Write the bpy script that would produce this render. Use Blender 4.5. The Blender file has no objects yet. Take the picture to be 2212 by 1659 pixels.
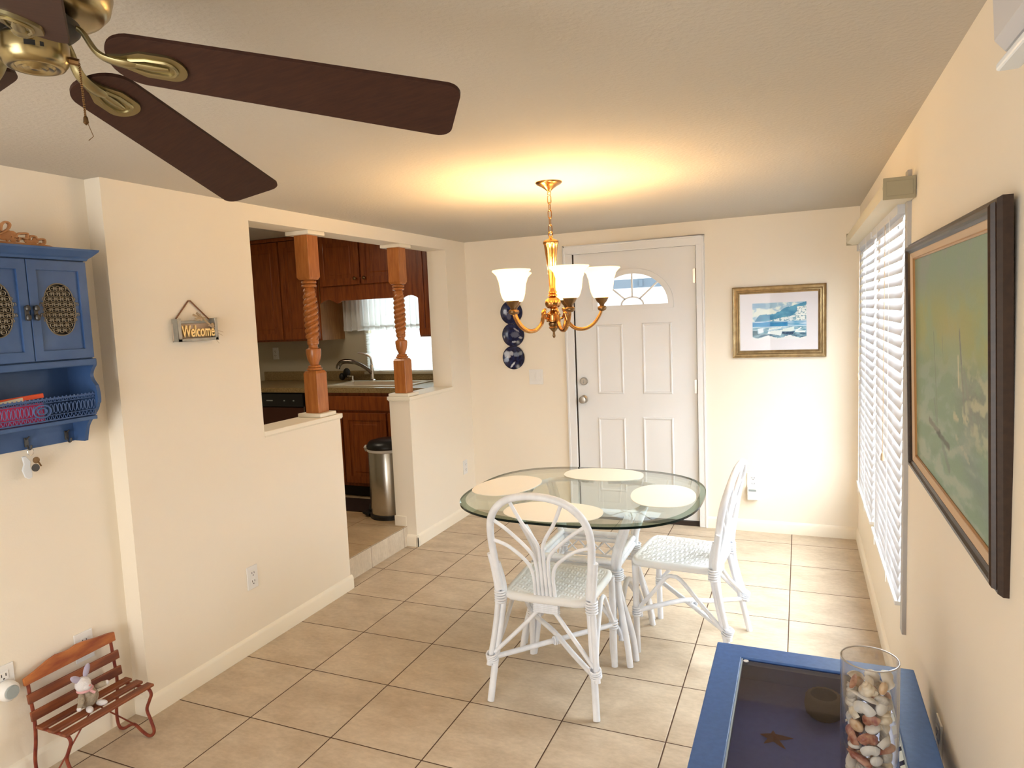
import bpy, bmesh, math, random
from math import sin, cos, pi, radians as rad
from mathutils import Vector, Matrix, noise
from mathutils.geometry import tessellate_polygon
random.seed(7)
S = bpy.context.scene
COL = S.collection

# ------------------------------------------------------------------ mesh helpers
class MB:
    def __init__(s): s.v = []; s.f = []; s.m = []
    def add(s, vs, fs, mi=0):
        b = len(s.v); s.v += [Vector(p) for p in vs]
        for f in fs: s.f.append([b+i for i in f]); s.m.append(mi)
        return s
    def box(s, x0, x1, y0, y1, z0, z1, mi=0):
        x0, x1 = sorted((x0, x1)); y0, y1 = sorted((y0, y1)); z0, z1 = sorted((z0, z1))
        vs = [(x, y, z) for z in (z0, z1) for y in (y0, y1) for x in (x0, x1)]
        return s.add(vs, [(0,2,3,1),(4,5,7,6),(0,1,5,4),(2,6,7,3),(0,4,6,2),(1,3,7,5)], mi)
    def obox(s, c, size, M=None, mi=0):
        M = M or Matrix.Identity(3); c = Vector(c); a, b, d = [q/2 for q in size]
        vs = [c + M @ Vector((x, y, z)) for z in (-d, d) for y in (-b, b) for x in (-a, a)]
        return s.add(vs, [(0,2,3,1),(4,5,7,6),(0,1,5,4),(2,6,7,3),(0,4,6,2),(1,3,7,5)], mi)
    def tube(s, pts, r, n=10, closed=False, mi=0, flat=1.0):
        pts = [Vector(p) for p in pts]; k = len(pts)
        rs = r if isinstance(r, (list, tuple)) else [r]*k
        vs = []; up = None
        for i, p in enumerate(pts):
            if closed: t = pts[(i+1) % k] - pts[i-1]
            else: t = pts[min(i+1, k-1)] - pts[max(i-1, 0)]
            if t.length < 1e-9: t = Vector((0, 0, 1))
            t.normalize()
            if up is None:
                up = Vector((0, 0, 1)) if abs(t.z) < .9 else Vector((1, 0, 0))
            a = t.cross(up)
            if a.length < 1e-5: a = t.orthogonal()
            a.normalize(); up = a.cross(t).normalized()
            for j in range(n):
                q = 2*pi*j/n
                vs.append(p + a*cos(q)*rs[i] + up*sin(q)*rs[i]*flat)
        fs = []
        for i in range(k if closed else k-1):
            i2 = (i+1) % k
            for j in range(n): fs.append((i*n+j, i*n+(j+1) % n, i2*n+(j+1) % n, i2*n+j))
        if not closed: fs += [tuple(reversed(range(n))), tuple((k-1)*n+j for j in range(n))]
        return s.add(vs, fs, mi)
    def lathe(s, prof, o=(0,0,0), n=24, M=None, mi=0, mod=None, cap=False):
        M = M or Matrix.Identity(3); o = Vector(o); vs = []; fs = []
        for i, (r, z) in enumerate(prof):
            for j in range(n):
                q = 2*pi*j/n; rr = r*(mod(q, z, i) if mod else 1)
                vs.append(o + M @ Vector((rr*cos(q), rr*sin(q), z)))
        for i in range(len(prof)-1):
            for j in range(n): fs.append((i*n+j, i*n+(j+1) % n, (i+1)*n+(j+1) % n, (i+1)*n+j))
        if cap: fs += [tuple(reversed(range(n))), tuple((len(prof)-1)*n+j for j in range(n))]
        return s.add(vs, fs, mi)
    def ball(s, c, r, n=14, M=None, mi=0):
        if not isinstance(r, (list, tuple)): r = (r, r, r)
        M = M or Matrix.Identity(3); k = max(6, n*2//3); c = Vector(c)
        vs = []; fs = []
        for i in range(k+1):
            t = pi*i/k
            for j in range(n):
                q = 2*pi*j/n
                vs.append(c + M @ Vector((r[0]*sin(t)*cos(q), r[1]*sin(t)*sin(q), -r[2]*cos(t))))
        for i in range(k):
            for j in range(n): fs.append((i*n+j, i*n+(j+1) % n, (i+1)*n+(j+1) % n, (i+1)*n+j))
        return s.add(vs, fs, mi)
    def prism(s, loops, fn, d0, d1, mi=0):
        """loops: outer + holes (2d); fn(a,b,d)->xyz"""
        if not isinstance(loops[0][0], (list, tuple)): loops = [loops]
        L3 = [[Vector((a, b, 0)) for a, b in lp] for lp in loops]
        tri = tessellate_polygon(L3); flat = [p for lp in loops for p in lp]; n = len(flat)
        vs = [fn(a, b, d0) for a, b in flat] + [fn(a, b, d1) for a, b in flat]
        fs = [tuple(t) for t in tri] + [tuple(n+i for i in reversed(t)) for t in tri]
        k = 0
        for lp in loops:
            m = len(lp)
            for i in range(m): fs.append((k+i, k+(i+1) % m, n+k+(i+1) % m, n+k+i))
            k += m
        return s.add(vs, fs, mi)
    def build(s, name, mats, parent=None, smooth=False, bevel=0, origin=None, M=None):
        if not isinstance(mats, (list, tuple)): mats = [mats]
        vs = s.v
        if parent is not None:
            po = Vector(parent['_o']); vs = [v - po for v in vs]; o = Vector((0,0,0))
        else:
            if origin is None:
                xs = [v.x for v in vs]; ys = [v.y for v in vs]; zs = [v.z for v in vs]
                origin = ((min(xs)+max(xs))/2, (min(ys)+max(ys))/2, min(zs))
            o = Vector(origin); vs = [v - o for v in vs]
        me = bpy.data.meshes.new(name); me.from_pydata([tuple(v) for v in vs], [], s.f)
        for m in mats: me.materials.append(m)
        for p, mi in zip(me.polygons, s.m): p.material_index = mi
        bm = bmesh.new(); bm.from_mesh(me)
        bmesh.ops.remove_doubles(bm, verts=bm.verts, dist=1e-6)
        bmesh.ops.recalc_face_normals(bm, faces=bm.faces); bm.to_mesh(me); bm.free()
        if smooth:
            for p in me.polygons: p.use_smooth = True
            me.set_sharp_from_angle(angle=rad(smooth if smooth is not True else 40))
        ob = bpy.data.objects.new(name, me); COL.objects.link(ob)
        if parent is not None:
            ob.parent = parent; ob['_o'] = list(parent['_o'])
        else:
            ob.location = o; ob['_o'] = list(o)
        if bevel:
            b = ob.modifiers.new('bevel', 'BEVEL'); b.width = bevel; b.segments = 2; b.limit_method = 'ANGLE'; b.angle_limit = rad(40)
        return ob

def thing(name, label, cat, loc=(0,0,0), group=None):
    o = bpy.data.objects.new(name, None); COL.objects.link(o); o.location = loc; o['_o'] = list(loc)
    o.empty_display_size = .05
    o['label'] = label; o['category'] = cat
    if group: o['group'] = group
    return o
def tag(o, label, cat, group=None, kind=None):
    o['label'] = label; o['category'] = cat
    if group: o['group'] = group
    if kind: o['kind'] = kind
    return o
def struct(o, label=None):
    o['kind'] = 'structure'
    if label: o['label'] = label
    return o
def copy_tree(o, parent=None):
    c = o.copy(); COL.objects.link(c)
    if parent is not None: c.parent = parent
    for ch in list(o.children): copy_tree(ch, c)
    return c
def bez(p0, p1, p2, p3, n=12):
    p0, p1, p2, p3 = [Vector(p) for p in (p0, p1, p2, p3)]
    return [(1-t)**3*p0+3*(1-t)**2*t*p1+3*(1-t)*t*t*p2+t**3*p3 for t in [i/n for i in range(n+1)]]
def spline(pts, n=8, closed=False):
    P = [Vector(p) for p in pts]; k = len(P); out = []
    for i in range(k if closed else k-1):
        if closed: a, b, c, d = P[i-1], P[i], P[(i+1) % k], P[(i+2) % k]
        else: a, b, c, d = P[max(i-1,0)], P[i], P[i+1], P[min(i+2,k-1)]
        for j in range(n):
            t = j/n
            out.append(.5*((2*b)+(c-a)*t+(2*a-5*b+4*c-d)*t*t+(3*b-a-3*c+d)*t**3))
    if not closed: out.append(P[-1])
    return out

# ------------------------------------------------------------------ materials
MT = {}
def mat(name, col=(.8,.8,.8), rough=.5, metal=0, spec=.5, bump=None, var=None, trans=0, coat=0, sss=0, emit=None, estr=0, ior=1.45):
    m = bpy.data.materials.new(name); m.use_nodes = True; nt = m.node_tree; N = nt.nodes; L = nt.links
    b = N['Principled BSDF']; b.inputs['Base Color'].default_value = (*col, 1); b.inputs['Roughness'].default_value = rough
    b.inputs['Metallic'].default_value = metal; b.inputs['Specular IOR Level'].default_value = spec; b.inputs['IOR'].default_value = ior
    b.inputs['Transmission Weight'].default_value = trans; b.inputs['Coat Weight'].default_value = coat
    if emit: b.inputs['Emission Color'].default_value = (*emit, 1); b.inputs['Emission Strength'].default_value = estr
    tc = N.new('ShaderNodeTexCoord')
    if var:   # (scale, colour2, detail, stretch)
        sc, c2, det, st = var
        mp = N.new('ShaderNodeMapping'); mp.inputs['Scale'].default_value = st; L.new(tc.outputs['Object'], mp.inputs[0])
        n = N.new('ShaderNodeTexNoise'); n.inputs['Scale'].default_value = sc; n.inputs['Detail'].default_value = det; L.new(mp.outputs[0], n.inputs['Vector'])
        r = N.new('ShaderNodeValToRGB'); r.color_ramp.elements[0].position = .35; r.color_ramp.elements[1].position = .65
        r.color_ramp.elements[0].color = (*col, 1); r.color_ramp.elements[1].color = (*c2, 1)
        L.new(n.outputs['Fac'], r.inputs[0]); L.new(r.outputs[0], b.inputs['Base Color'])
    if bump:  # (scale, strength, dist)
        n = N.new('ShaderNodeTexNoise'); n.inputs['Scale'].default_value = bump[0]; n.inputs['Detail'].default_value = 3; L.new(tc.outputs['Object'], n.inputs['Vector'])
        bp = N.new('ShaderNodeBump'); bp.inputs['Strength'].default_value = bump[1]; bp.inputs['Distance'].default_value = bump[2]
        L.new(n.outputs['Fac'], bp.inputs['Height']); L.new(bp.outputs[0], b.inputs['Normal'])
    MT[name] = m; return m

def tile_mat(name, T, ca, cb, grout, w=.0035, ox=0, oy=0, rough=.35, axes='xy'):
    m = bpy.data.materials.new(name); m.use_nodes = True; nt = m.node_tree; N = nt.nodes; L = nt.links; b = N['Principled BSDF']
    g = N.new('ShaderNodeNewGeometry'); sp = N.new('ShaderNodeSeparateXYZ'); L.new(g.outputs['Position'], sp.inputs[0])
    def M(op, a, c=None, d=None):
        n = N.new('ShaderNodeMath'); n.operation = op
        for i, q in enumerate((a, c, d)):
            if q is None: continue
            if isinstance(q, (int, float)): n.inputs[i].default_value = q
            else: L.new(q, n.inputs[i])
        return n.outputs[0]
    ds = []; cells = []
    for ax, o in zip(axes, (ox, oy)):
        q = M('DIVIDE', M('SUBTRACT', sp.outputs['XYZ'.index(ax.upper())], o), T)
        f = M('SUBTRACT', M('FRACT', M('ADD', q, .5)), .5)     # distance to nearest line in tiles
        ds.append(M('ABSOLUTE', f)); cells.append(M('FLOOR', q))
    d = M('MULTIPLY', M('MINIMUM', ds[0], ds[1]), T)
    mask = M('LESS_THAN', d, w/2)
    cv = N.new('ShaderNodeCombineXYZ'); L.new(cells[0], cv.inputs[0]); L.new(cells[1], cv.inputs[1])
    wn = N.new('ShaderNodeTexWhiteNoise'); wn.noise_dimensions = '2D'; L.new(cv.outputs[0], wn.inputs['Vector'])
    n1 = N.new('ShaderNodeTexNoise'); n1.inputs['Scale'].default_value = 5; n1.inputs['Detail'].default_value = 8; n1.inputs['Roughness'].default_value = .65
    va = N.new('ShaderNodeVectorMath'); va.operation = 'MULTIPLY_ADD'; L.new(wn.outputs['Color'], va.inputs[0]); va.inputs[1].default_value = (20,20,20); L.new(g.outputs['Position'], va.inputs[2])
    mp = N.new('ShaderNodeMapping'); mp.inputs['Scale'].default_value = (1, 1.7, 1); L.new(va.outputs[0], mp.inputs[0]); L.new(mp.outputs[0], n1.inputs['Vector'])
    r = N.new('ShaderNodeValToRGB'); r.color_ramp.elements[0].position = .3; r.color_ramp.elements[1].position = .72
    r.color_ramp.elements[0].color = (*ca, 1); r.color_ramp.elements[1].color = (*cb, 1); L.new(n1.outputs['Fac'], r.inputs[0])
    n2 = N.new('ShaderNodeTexNoise'); n2.inputs['Scale'].default_value = 40; n2.inputs['Detail'].default_value = 4; L.new(mp.outputs[0], n2.inputs['Vector'])
    hs = N.new('ShaderNodeHueSaturation'); L.new(r.outputs[0], hs.inputs['Color']); L.new(M('ADD', M('MULTIPLY', n2.outputs['Fac'], .25), .875), hs.inputs['Value'])
    mx = N.new('ShaderNodeMix'); mx.data_type = 'RGBA'; L.new(mask, mx.inputs['Factor']); L.new(hs.outputs[0], mx.inputs['A']); mx.inputs['B'].default_value = (*grout, 1)
    L.new(mx.outputs['Result'], b.inputs['Base Color'])
    L.new(M('ADD', M('MULTIPLY', mask, .5), M('ADD', rough, M('MULTIPLY', n2.outputs['Fac'], .12))), b.inputs['Roughness'])
    bp = N.new('ShaderNodeBump'); bp.inputs['Distance'].default_value = .002; bp.inputs['Strength'].default_value = .6
    mr = N.new('ShaderNodeMapRange'); mr.inputs['From Min'].default_value = w/2*.6; mr.inputs['From Max'].default_value = w/2+.003; L.new(d, mr.inputs['Value'])
    L.new(M('ADD', mr.outputs[0], M('MULTIPLY', n2.outputs['Fac'], .08)), bp.inputs['Height']); L.new(bp.outputs[0], b.inputs['Normal'])
    MT[name] = m; return m

def thin_glass(name, tint, gloss=(1,1,1), fac=1.0, rough=0.0):
    m = bpy.data.materials.new(name); m.use_nodes = True; nt = m.node_tree; N = nt.nodes; L = nt.links; N.remove(N['Principled BSDF'])
    t = N.new('ShaderNodeBsdfTransparent'); t.inputs[0].default_value = (*tint, 1)
    g = N.new('ShaderNodeBsdfGlossy'); g.inputs['Roughness'].default_value = rough; g.inputs[0].default_value = (*gloss, 1)
    f = N.new('ShaderNodeLayerWeight'); f.inputs[0].default_value = .5      # Schlick from the facing ratio, same on both sides
    p = N.new('ShaderNodeMath'); p.operation = 'POWER'; p.inputs[1].default_value = 5; L.new(f.outputs['Facing'], p.inputs[0])
    k = N.new('ShaderNodeMath'); k.operation = 'MULTIPLY_ADD'; k.inputs[1].default_value = .9*fac; k.inputs[2].default_value = .04*fac; L.new(p.outputs[0], k.inputs[0]); k.use_clamp = True
    x = N.new('ShaderNodeMixShader'); L.new(k.outputs[0], x.inputs[0]); L.new(t.outputs[0], x.inputs[1]); L.new(g.outputs[0], x.inputs[2])
    L.new(x.outputs[0], N['Material Output'].inputs[0]); MT[name] = m; return m
def translucent(name, col, tcol, mix, emit=None, estr=0, rough=.6):
    m = bpy.data.materials.new(name); m.use_nodes = True; nt = m.node_tree; N = nt.nodes; L = nt.links; b = N['Principled BSDF']
    b.inputs['Base Color'].default_value = (*col, 1); b.inputs['Roughness'].default_value = rough
    if emit: b.inputs['Emission Color'].default_value = (*emit, 1); b.inputs['Emission Strength'].default_value = estr
    t = N.new('ShaderNodeBsdfTranslucent'); t.inputs[0].default_value = (*tcol, 1)
    x = N.new('ShaderNodeMixShader'); x.inputs[0].default_value = mix; L.new(b.outputs[0], x.inputs[1]); L.new(t.outputs[0], x.inputs[2])
    L.new(x.outputs[0], N['Material Output'].inputs[0]); MT[name] = m; return m
def attr_mat(name, rough=.6, bump=None):
    m = mat(name, (.5,.5,.5), rough, bump=bump); N = m.node_tree.nodes
    a = N.new('ShaderNodeAttribute'); a.attribute_name = 'paint'; m.node_tree.links.new(a.outputs['Color'], N['Principled BSDF'].inputs['Base Color']); return m

WALL = mat('wall_paint', (.86,.785,.665), .75, bump=(140,.12,.002), spec=.25)
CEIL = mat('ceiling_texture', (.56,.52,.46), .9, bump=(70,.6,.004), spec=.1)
TRIM = mat('cream_trim', (.87,.80,.67), .5)
DOORW = mat('door_white', (.80,.80,.80), .42)
TILE = tile_mat('floor_tile', .405, (.43,.335,.235), (.62,.515,.385), (.075,.035,.018), w=.0048, rough=.42)
RISER = tile_mat('riser_tile', .405, (.56,.47,.36), (.68,.60,.48), (.30,.22,.15), w=.004, ox=0, oy=.14, rough=.5, axes='yz')
KTILE = tile_mat('kitchen_tile', .405, (.40,.28,.16), (.56,.42,.26), (.22,.13,.07), w=.004, ox=-.09, oy=.02, rough=.4)
CHERRY = mat('cherry_wood', (.19,.038,.006), .34, var=(9,(.30,.075,.012),6,(6,6,.6)), coat=.2)
HONEY = mat('honey_wood', (.34,.105,.02), .36, var=(14,(.44,.155,.035),6,(5,5,.7)), coat=.25)
MAPLE = mat('side_panel_wood', (.20,.085,.022), .4, var=(12,(.27,.12,.035),6,(5,5,.6)))
LAMI = mat('counter_laminate', (.22,.15,.06), .42, var=(90,(.34,.24,.11),3,(1,1,1)))
KWALL = mat('kitchen_wall', (.52,.47,.35), .7)
BLUE = mat('blue_paint', (.035,.085,.22), .42, var=(7,(.055,.115,.27),4,(1,1,1)), bump=(30,.08,.002))
BLUE2 = mat('blue_table_paint', (.035,.115,.37), .45, bump=(160,.15,.001), var=(60,(.042,.135,.42),2,(1,1,1)))
BLUEIN = mat('tray_blue', (.20,.28,.66), .5, var=(60,(.22,.31,.72),2,(1,1,1)))
WHITER = mat('white_rattan', (.86,.88,.93), .42, var=(22,(.76,.78,.83),5,(1,1,.5)), bump=(60,.25,.002))
WICKER = mat('white_wicker', (.80,.80,.80), .6)
BRASS = mat('brushed_brass', (.42,.33,.17), .26, metal=1, var=(5,(.30,.24,.12),3,(1,1,1)))
BRASSD = mat('antique_brass', (.33,.28,.15), .38, metal=1)
GOLD = mat('polished_copper_gold', (.50,.25,.085), .2, metal=1)
GOLDD = mat('dark_bronze', (.22,.13,.06), .35, metal=1)
BLADE = mat('walnut_blade', (.032,.011,.007), .6, var=(25,(.045,.016,.009),5,(1,8,1)), spec=.3)
BLACKM = mat('black_metal', (.012,.011,.01), .45)
BLACKP = mat('black_plastic', (.012,.012,.013), .35)
IRON = mat('pewter_hook', (.10,.095,.09), .45, metal=.8)
STEEL = mat('brushed_steel', (.62,.60,.56), .24, metal=1)
CHROME = mat('chrome', (.75,.74,.72), .12, metal=1)
DKCHROME = mat('dark_nickel', (.22,.19,.16), .2, metal=1)
NICKEL = mat('satin_nickel', (.45,.42,.38), .3, metal=1)
PLASTW = mat('white_plastic', (.80,.79,.77), .4)
PLASTG = mat('grey_plastic', (.33,.37,.37), .5)
DARKSLOT = mat('socket_slot', (.06,.05,.05), .5)
MATW = mat('cream_placemat', (.93,.90,.80), .8, bump=(180,.3,.001))
BENCHW = mat('worn_bench_wood', (.28,.085,.03), .5, var=(9,(.13,.035,.018),6,(4,.6,4)), bump=(60,.2,.001))
BENCHT = mat('bench_top_wood', (.50,.17,.045), .42, var=(7,(.26,.06,.02),6,(4,1.2,4)))
RUST = mat('red_iron', (.15,.018,.012), .5, var=(30,(.24,.05,.02),3,(1,1,1)))
FRAMEG = mat('bronze_gilt_frame', (.30,.205,.10), .36, metal=.75, var=(30,(.42,.30,.15),4,(1,1,1)))
FRAMED = mat('dark_walnut_frame', (.022,.010,.006), .36, var=(10,(.036,.017,.009),5,(8,.6,8)))
LINER = mat('linen_liner', (.60,.45,.31), .8)
GILTLIP = mat('gilt_lip', (.40,.22,.09), .4, metal=.6)
MATBD = mat('white_mat_board', (.74,.72,.76), .8)
GALV = mat('galvanised_metal', (.30,.30,.27), .45, metal=.6, var=(20,(.42,.40,.35),3,(1,1,1)))
LETTER = mat('gold_letter', (.85,.60,.25), .35, metal=.5)
SIGNW = mat('pale_wood_backing', (.62,.48,.36), .7)
CORD = mat('brown_cord', (.22,.10,.05), .8)
STICK = mat('dried_sprig', (.46,.33,.2), .8)
ORANGEW = mat('orange_sign_wood', (.52,.26,.11), .6, var=(20,(.42,.19,.075),3,(1,1,1)))
ORANGE = mat('orange_paper', (.90,.12,.04), .5)
PINK = mat('pink_paper', (.60,.03,.13), .5)
PAPERW = mat('cream_paper', (.72,.66,.52), .7)
WHITEC = mat('white_fob', (.72,.75,.78), .35)
FURW = mat('white_plush', (.72,.69,.70), .95, bump=(250,1,.003))
FURG = mat('grey_brown_plush', (.33,.27,.20), .95, bump=(250,1,.004), var=(50,(.44,.37,.28),3,(1,1,1)))
EARL = mat('lilac_ear', (.42,.38,.50), .9)
NOSE = mat('pink_nose', (.72,.28,.28), .7)
SCARF = mat('pink_scarf', (.66,.36,.37), .8)
STARF = mat('dried_starfish', (.42,.19,.08), .9, bump=(120,1,.002))
POT = mat('woven_olive', (.16,.115,.035), .8, bump=(90,.6,.002))
DKRUG = mat('dark_brown_mat', (.03,.012,.008), .95, bump=(200,.5,.003))
ACW = mat('ac_plastic', (.50,.49,.50), .4)
ACG = mat('ac_louver', (.16,.19,.17), .5)
FLATGREY = mat('grey_channel', (.44,.42,.40), .5)
VALANCE = mat('valance_cream', (.66,.60,.46), .5)
VALEND = mat('valance_end', (.33,.29,.19), .55)
DARKGAP = mat('dark_gap', (.03,.018,.012), .8)
BAG = mat('white_bag', (.7,.68,.66), .5)
OUTB = mat('outside_beam', (.17,.23,.30), .8)
OUTW = mat('outside_wall', (.95,.97,1.0), .8)
GLASST = thin_glass('table_glass', (.905,.945,.915), fac=1.1)
GLASSE = thin_glass('table_bevel', (.46,.55,.48), (.7,.75,.7), fac=.9)
EDGEG = mat('glass_edge_green', (.006,.012,.009), .15, spec=.2)
GLASSW = thin_glass('window_glass', (.95,.97,.97))
GLASSV = thin_glass('vase_glass', (.93,.93,.93), fac=1.6)
GLASSD = thin_glass('display_glass', (.70,.68,.72), (.75,.72,.76), fac=1.15, rough=.02)
SHADE = translucent('lamp_shade_glass', (.85,.72,.50), (1,.85,.6), .4, emit=(1.0,.72,.34), estr=1.0, rough=.25)
BULB = mat('bulb', (1,1,1), .5, emit=(1,.82,.5), estr=14)
SLAT = translucent('blind_slat', (.62,.63,.66), (.8,.83,.9), .07, rough=.5)
CURT = translucent('sheer_curtain', (.80,.80,.78), (.7,.72,.7), .22, rough=.9)
KBLIND = translucent('kitchen_blind', (.80,.82,.80), (.8,.85,.83), .30)

xL, xR, yB, HC = -.009, 2.84, 3.059, 2.209
xK = -.174; zk = .14; yK = 3.25; HK = 2.385; yC = -.135; xR0 = -.097

# ------------------------------------------------------------------ the setting
m = MB(); m.box(-.30, 2.95, -3.6, 3.2, -.1, 0)
struct(m.build('floor', TILE))
m = MB(); m.box(-2.6, -.092, -.135, 3.3, -.05, zk, 0)
struct(m.build('floor', KTILE))
m = MB(); m.box(-.093, -.086, 1.28, 2.074, 0, zk+.002)
struct(m.build('trim_1', RISER))
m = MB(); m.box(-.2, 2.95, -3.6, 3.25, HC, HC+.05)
struct(m.build('ceiling', CEIL))
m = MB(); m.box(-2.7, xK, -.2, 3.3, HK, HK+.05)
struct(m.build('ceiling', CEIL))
# left wall with pass-through and doorway
Y0, Y1, Z0, Z1 = .650, 2.725, 1.047, 2.127; D0, D1 = 1.28, 2.074
m = MB()
m.box(xK, xL, yC, Y0, 0, HK); m.box(xK, xL, Y1, 3.3, 0, HK); m.box(xK, xL, Y0, Y1, Z1, HK)
m.box(xK, xL, Y0, D0, 0, Z0); m.box(xK, xL, D1, Y1, 0, Z0)
struct(m.build('wall_left', WALL))
m = MB(); m.box(-.25, xR0, -3.6, yC, 0, HK); m.box(xR0, xK+.1, yC, yC+.02, 0, .01)
struct(m.build('wall_recess', WALL))
# back wall with the door hole
m = MB(); dx0, dx1, dz = .893, 1.812, 2.052
m.box(xL, dx0, yB, yB+.13, 0, HC); m.box(dx1, xR+.1, yB, yB+.13, 0, HC); m.box(dx0, dx1, yB, yB+.13, dz, HC)
struct(m.build('wall_back', WALL))
# right wall with two windows
W1 = (.86, 1.775); W2 = (1.90, 2.755); WZ = (.455, 1.945)
m = MB()
for a, b in ((-3.6, W1[0]), (W1[1], W2[0]), (W2[1], yB+.13)): m.box(xR, xR+.12, a, b, 0, HC)
for a, b in (W1, W2): m.box(xR, xR+.12, a, b, 0, WZ[0]); m.box(xR, xR+.12, a, b, WZ[1], HC)
struct(m.build('wall_right', WALL))
# kitchen walls
kw = (-1.105, -.30, 1.14, 1.98)
m = MB(); m.box(-2.7, kw[0], yK, yK+.1, 0, HK); m.box(kw[1], xK, yK, yK+.1, 0, HK)
m.box(kw[0], kw[1], yK, yK+.1, 0, kw[2]); m.box(kw[0], kw[1], yK, yK+.1, kw[3], HK)
struct(m.build('wall_kitchen', KWALL))
m = MB(); m.box(-2.7, -2.6, -.2, yK, 0, HK); struct(m.build('wall_kitchen_left', KWALL))
m = MB(); m.box(-2.6, xK, -.2, yC, 0, HK); struct(m.build('wall_kitchen_near', KWALL))
# wall behind the camera with an assumed doorway left open for light
m = MB(); m.box(-.25, .55, -3.7, -3.6, 0, HC); m.box(2.05, 2.95, -3.7, -3.6, 0, HC); m.box(.55, 2.05, -3.7, -3.6, 2.0, HC); struct(m.build('wall_rear', WALL))

def bb_prof(t=.013, h=.084):  # (out, z)
    return [(0,0),(t,0),(t,h-.018),(t*.75,h-.010),(t*.35,h-.004),(0,h)]
def baseboard(name, p0, p1, nrm, t=.013):
    p0 = Vector((*p0,0)); p1 = Vector((*p1,0)); nr = Vector((*nrm,0)); m = MB(); pr = bb_prof(t)
    vs = [p + nr*o + Vector((0,0,z)) for p in (p0, p1) for o, z in pr]; n = len(pr)
    fs = [tuple(range(n)), tuple(n+i for i in reversed(range(n)))] + [(i, (i+1) % n, n+(i+1) % n, n+i) for i in range(n)]
    m.add(vs, fs); return struct(m.build(name, TRIM, smooth=30))
baseboard('baseboard_left', (xL, yC-.013), (xL, 1.293), (1,0))
baseboard('baseboard_left', (xL, D1-.013), (xL, yB), (1,0))
baseboard('baseboard_doorway', (-.086, D1), (xL+.013, D1), (0,-1))
baseboard('baseboard_recess', (xR0, -3.6), (xR0, yC), (1,0))
baseboard('baseboard_return', (xR0, yC), (xL, yC), (0,-1))
baseboard('baseboard_back', (xL, yB), (.83, yB), (0,-1))
baseboard('baseboard_back', (1.864, yB), (xR, yB), (0,-1))
baseboard('baseboard_right', (xR, -3.6), (xR, yB), (-1,0))
# kitchen side plinth on the half wall end
m = MB(); m.box(xK-.008, -.086, D1-.008, D1, zk, zk+.075)
struct(m.build('trim_2', TRIM, bevel=.003))
# sill caps on both half walls
for a, b in ((Y0, D0+.012), (D1-.012, Y1)):
    m = MB(); m.box(xK-.012, xL+.012, a, b, Z0, Z0+.025); m.box(xK-.004, xL+.005, a, b, Z0-.006, Z0)
    struct(m.build('trim_3', TRIM, bevel=.004))

# ------------------------------------------------------------------ door
SOLIDN = 28
def arc(cx, cz, a, b, n=SOLIDN, t0=0, t1=pi): return [(cx+a*cos(t0+(t1-t0)*i/n), cz+b*sin(t0+(t1-t0)*i/n)) for i in range(n+1)]
fan_c = 1.345; fz = 1.645
d = thing('door_1', 'white panelled front door with arched fanlight', 'door', (1.35, yB, 0)); d['kind'] = 'structure'; del d['category']
yD = yB+.018
fnY = lambda a, b, q: (a, q, b)
hole = arc(fan_c, fz, .272, .238)
m = MB(); m.prism([[(.902,.035),(1.803,.035),(1.803,2.043),(.902,2.043)], hole], fnY, yD, yD+.042)
def ring(m, x0, x1, z0, z1, y, w, h, mi=0):
    """raised moulding ring around a rectangle, bevelled profile"""
    P = [(0,0),(w*.25,h),(w*.6,h*.9),(w,-h*.3)]
    vs = []; fs = []
    for ins, out in P:
        for x, z in ((x0+ins, z0+ins), (x1-ins, z0+ins), (x1-ins, z1-ins), (x0+ins, z1-ins)): vs.append((x, y-out, z))
    for i in range(len(P)-1):
        for j in range(4): fs.append((i*4+j, i*4+(j+1)%4, (i+1)*4+(j+1)%4, (i+1)*4+j))
    m.add(vs, fs, mi)
m.build('door_slab', DOORW, d)
for (a, b, z0, z1) in ((1.066,1.268,.978,1.505),(1.412,1.63,.978,1.508),(1.06,1.272,.22,.797),(1.404,1.63,.22,.803)):
    m = MB(); ring(m, a, b, z0, z1, yD+.0, .022, .009)
    e = .034; m.box(a+e, b-e, z0+e, z1-e, yD-.004, yD+.002)
    m.build('raised_panel', DOORW, d, bevel=.004)
m = MB(); outer = [(1.045,1.612),(1.648,1.612),(1.648,1.645)] + arc(fan_c, fz, .303, .266)[1:-1] + [(1.045,1.645)]
m.prism([outer, list(reversed(arc(fan_c, fz, .262, .228)))], fnY, yD-.012, yD+.002)
fr = m.build('fanlight_frame', DOORW, d, bevel=.004)
m = MB()
def bar(m, a, b, w=.012, y0=yD-.004, y1=yD+.01):
    a = Vector((a[0],0,a[1])); b = Vector((b[0],0,b[1])); t = (b-a).normalized(); n = Vector((-t.z,0,t.x))*w/2
    vs = [(p.x, y, p.z) for y in (y0, y1) for p in (a-n, a+n, b+n, b-n)]
    m.add(vs, [(0,1,2,3),(7,6,5,4),(0,4,5,1),(1,5,6,2),(2,6,7,3),(3,7,4,0)])
bar(m, (fan_c, fz+.058), (fan_c, fz+.235))
for sg in (-1, 1): bar(m, (fan_c+sg*.055, fz+.042), (fan_c+sg*.20, fz+.168))
m.prism([arc(fan_c, fz, .086, .060) , ], fnY, 0, 0) if 0 else None
A = arc(fan_c, fz, .088, .062, 16); B = arc(fan_c, fz, .076, .051, 16)
m.prism([A + list(reversed(B))], fnY, yD-.004, yD+.01)
m.build('muntin', DOORW, fr)
m = MB(); m.prism([arc(fan_c, fz, .27, .236)], fnY, yD+.014, yD+.018); m.build('fanlight_pane', GLASSW, fr)
RX = Matrix.Rotation(rad(90), 3, 'X')      # lathe axis z -> -y (toward the room)
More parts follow.
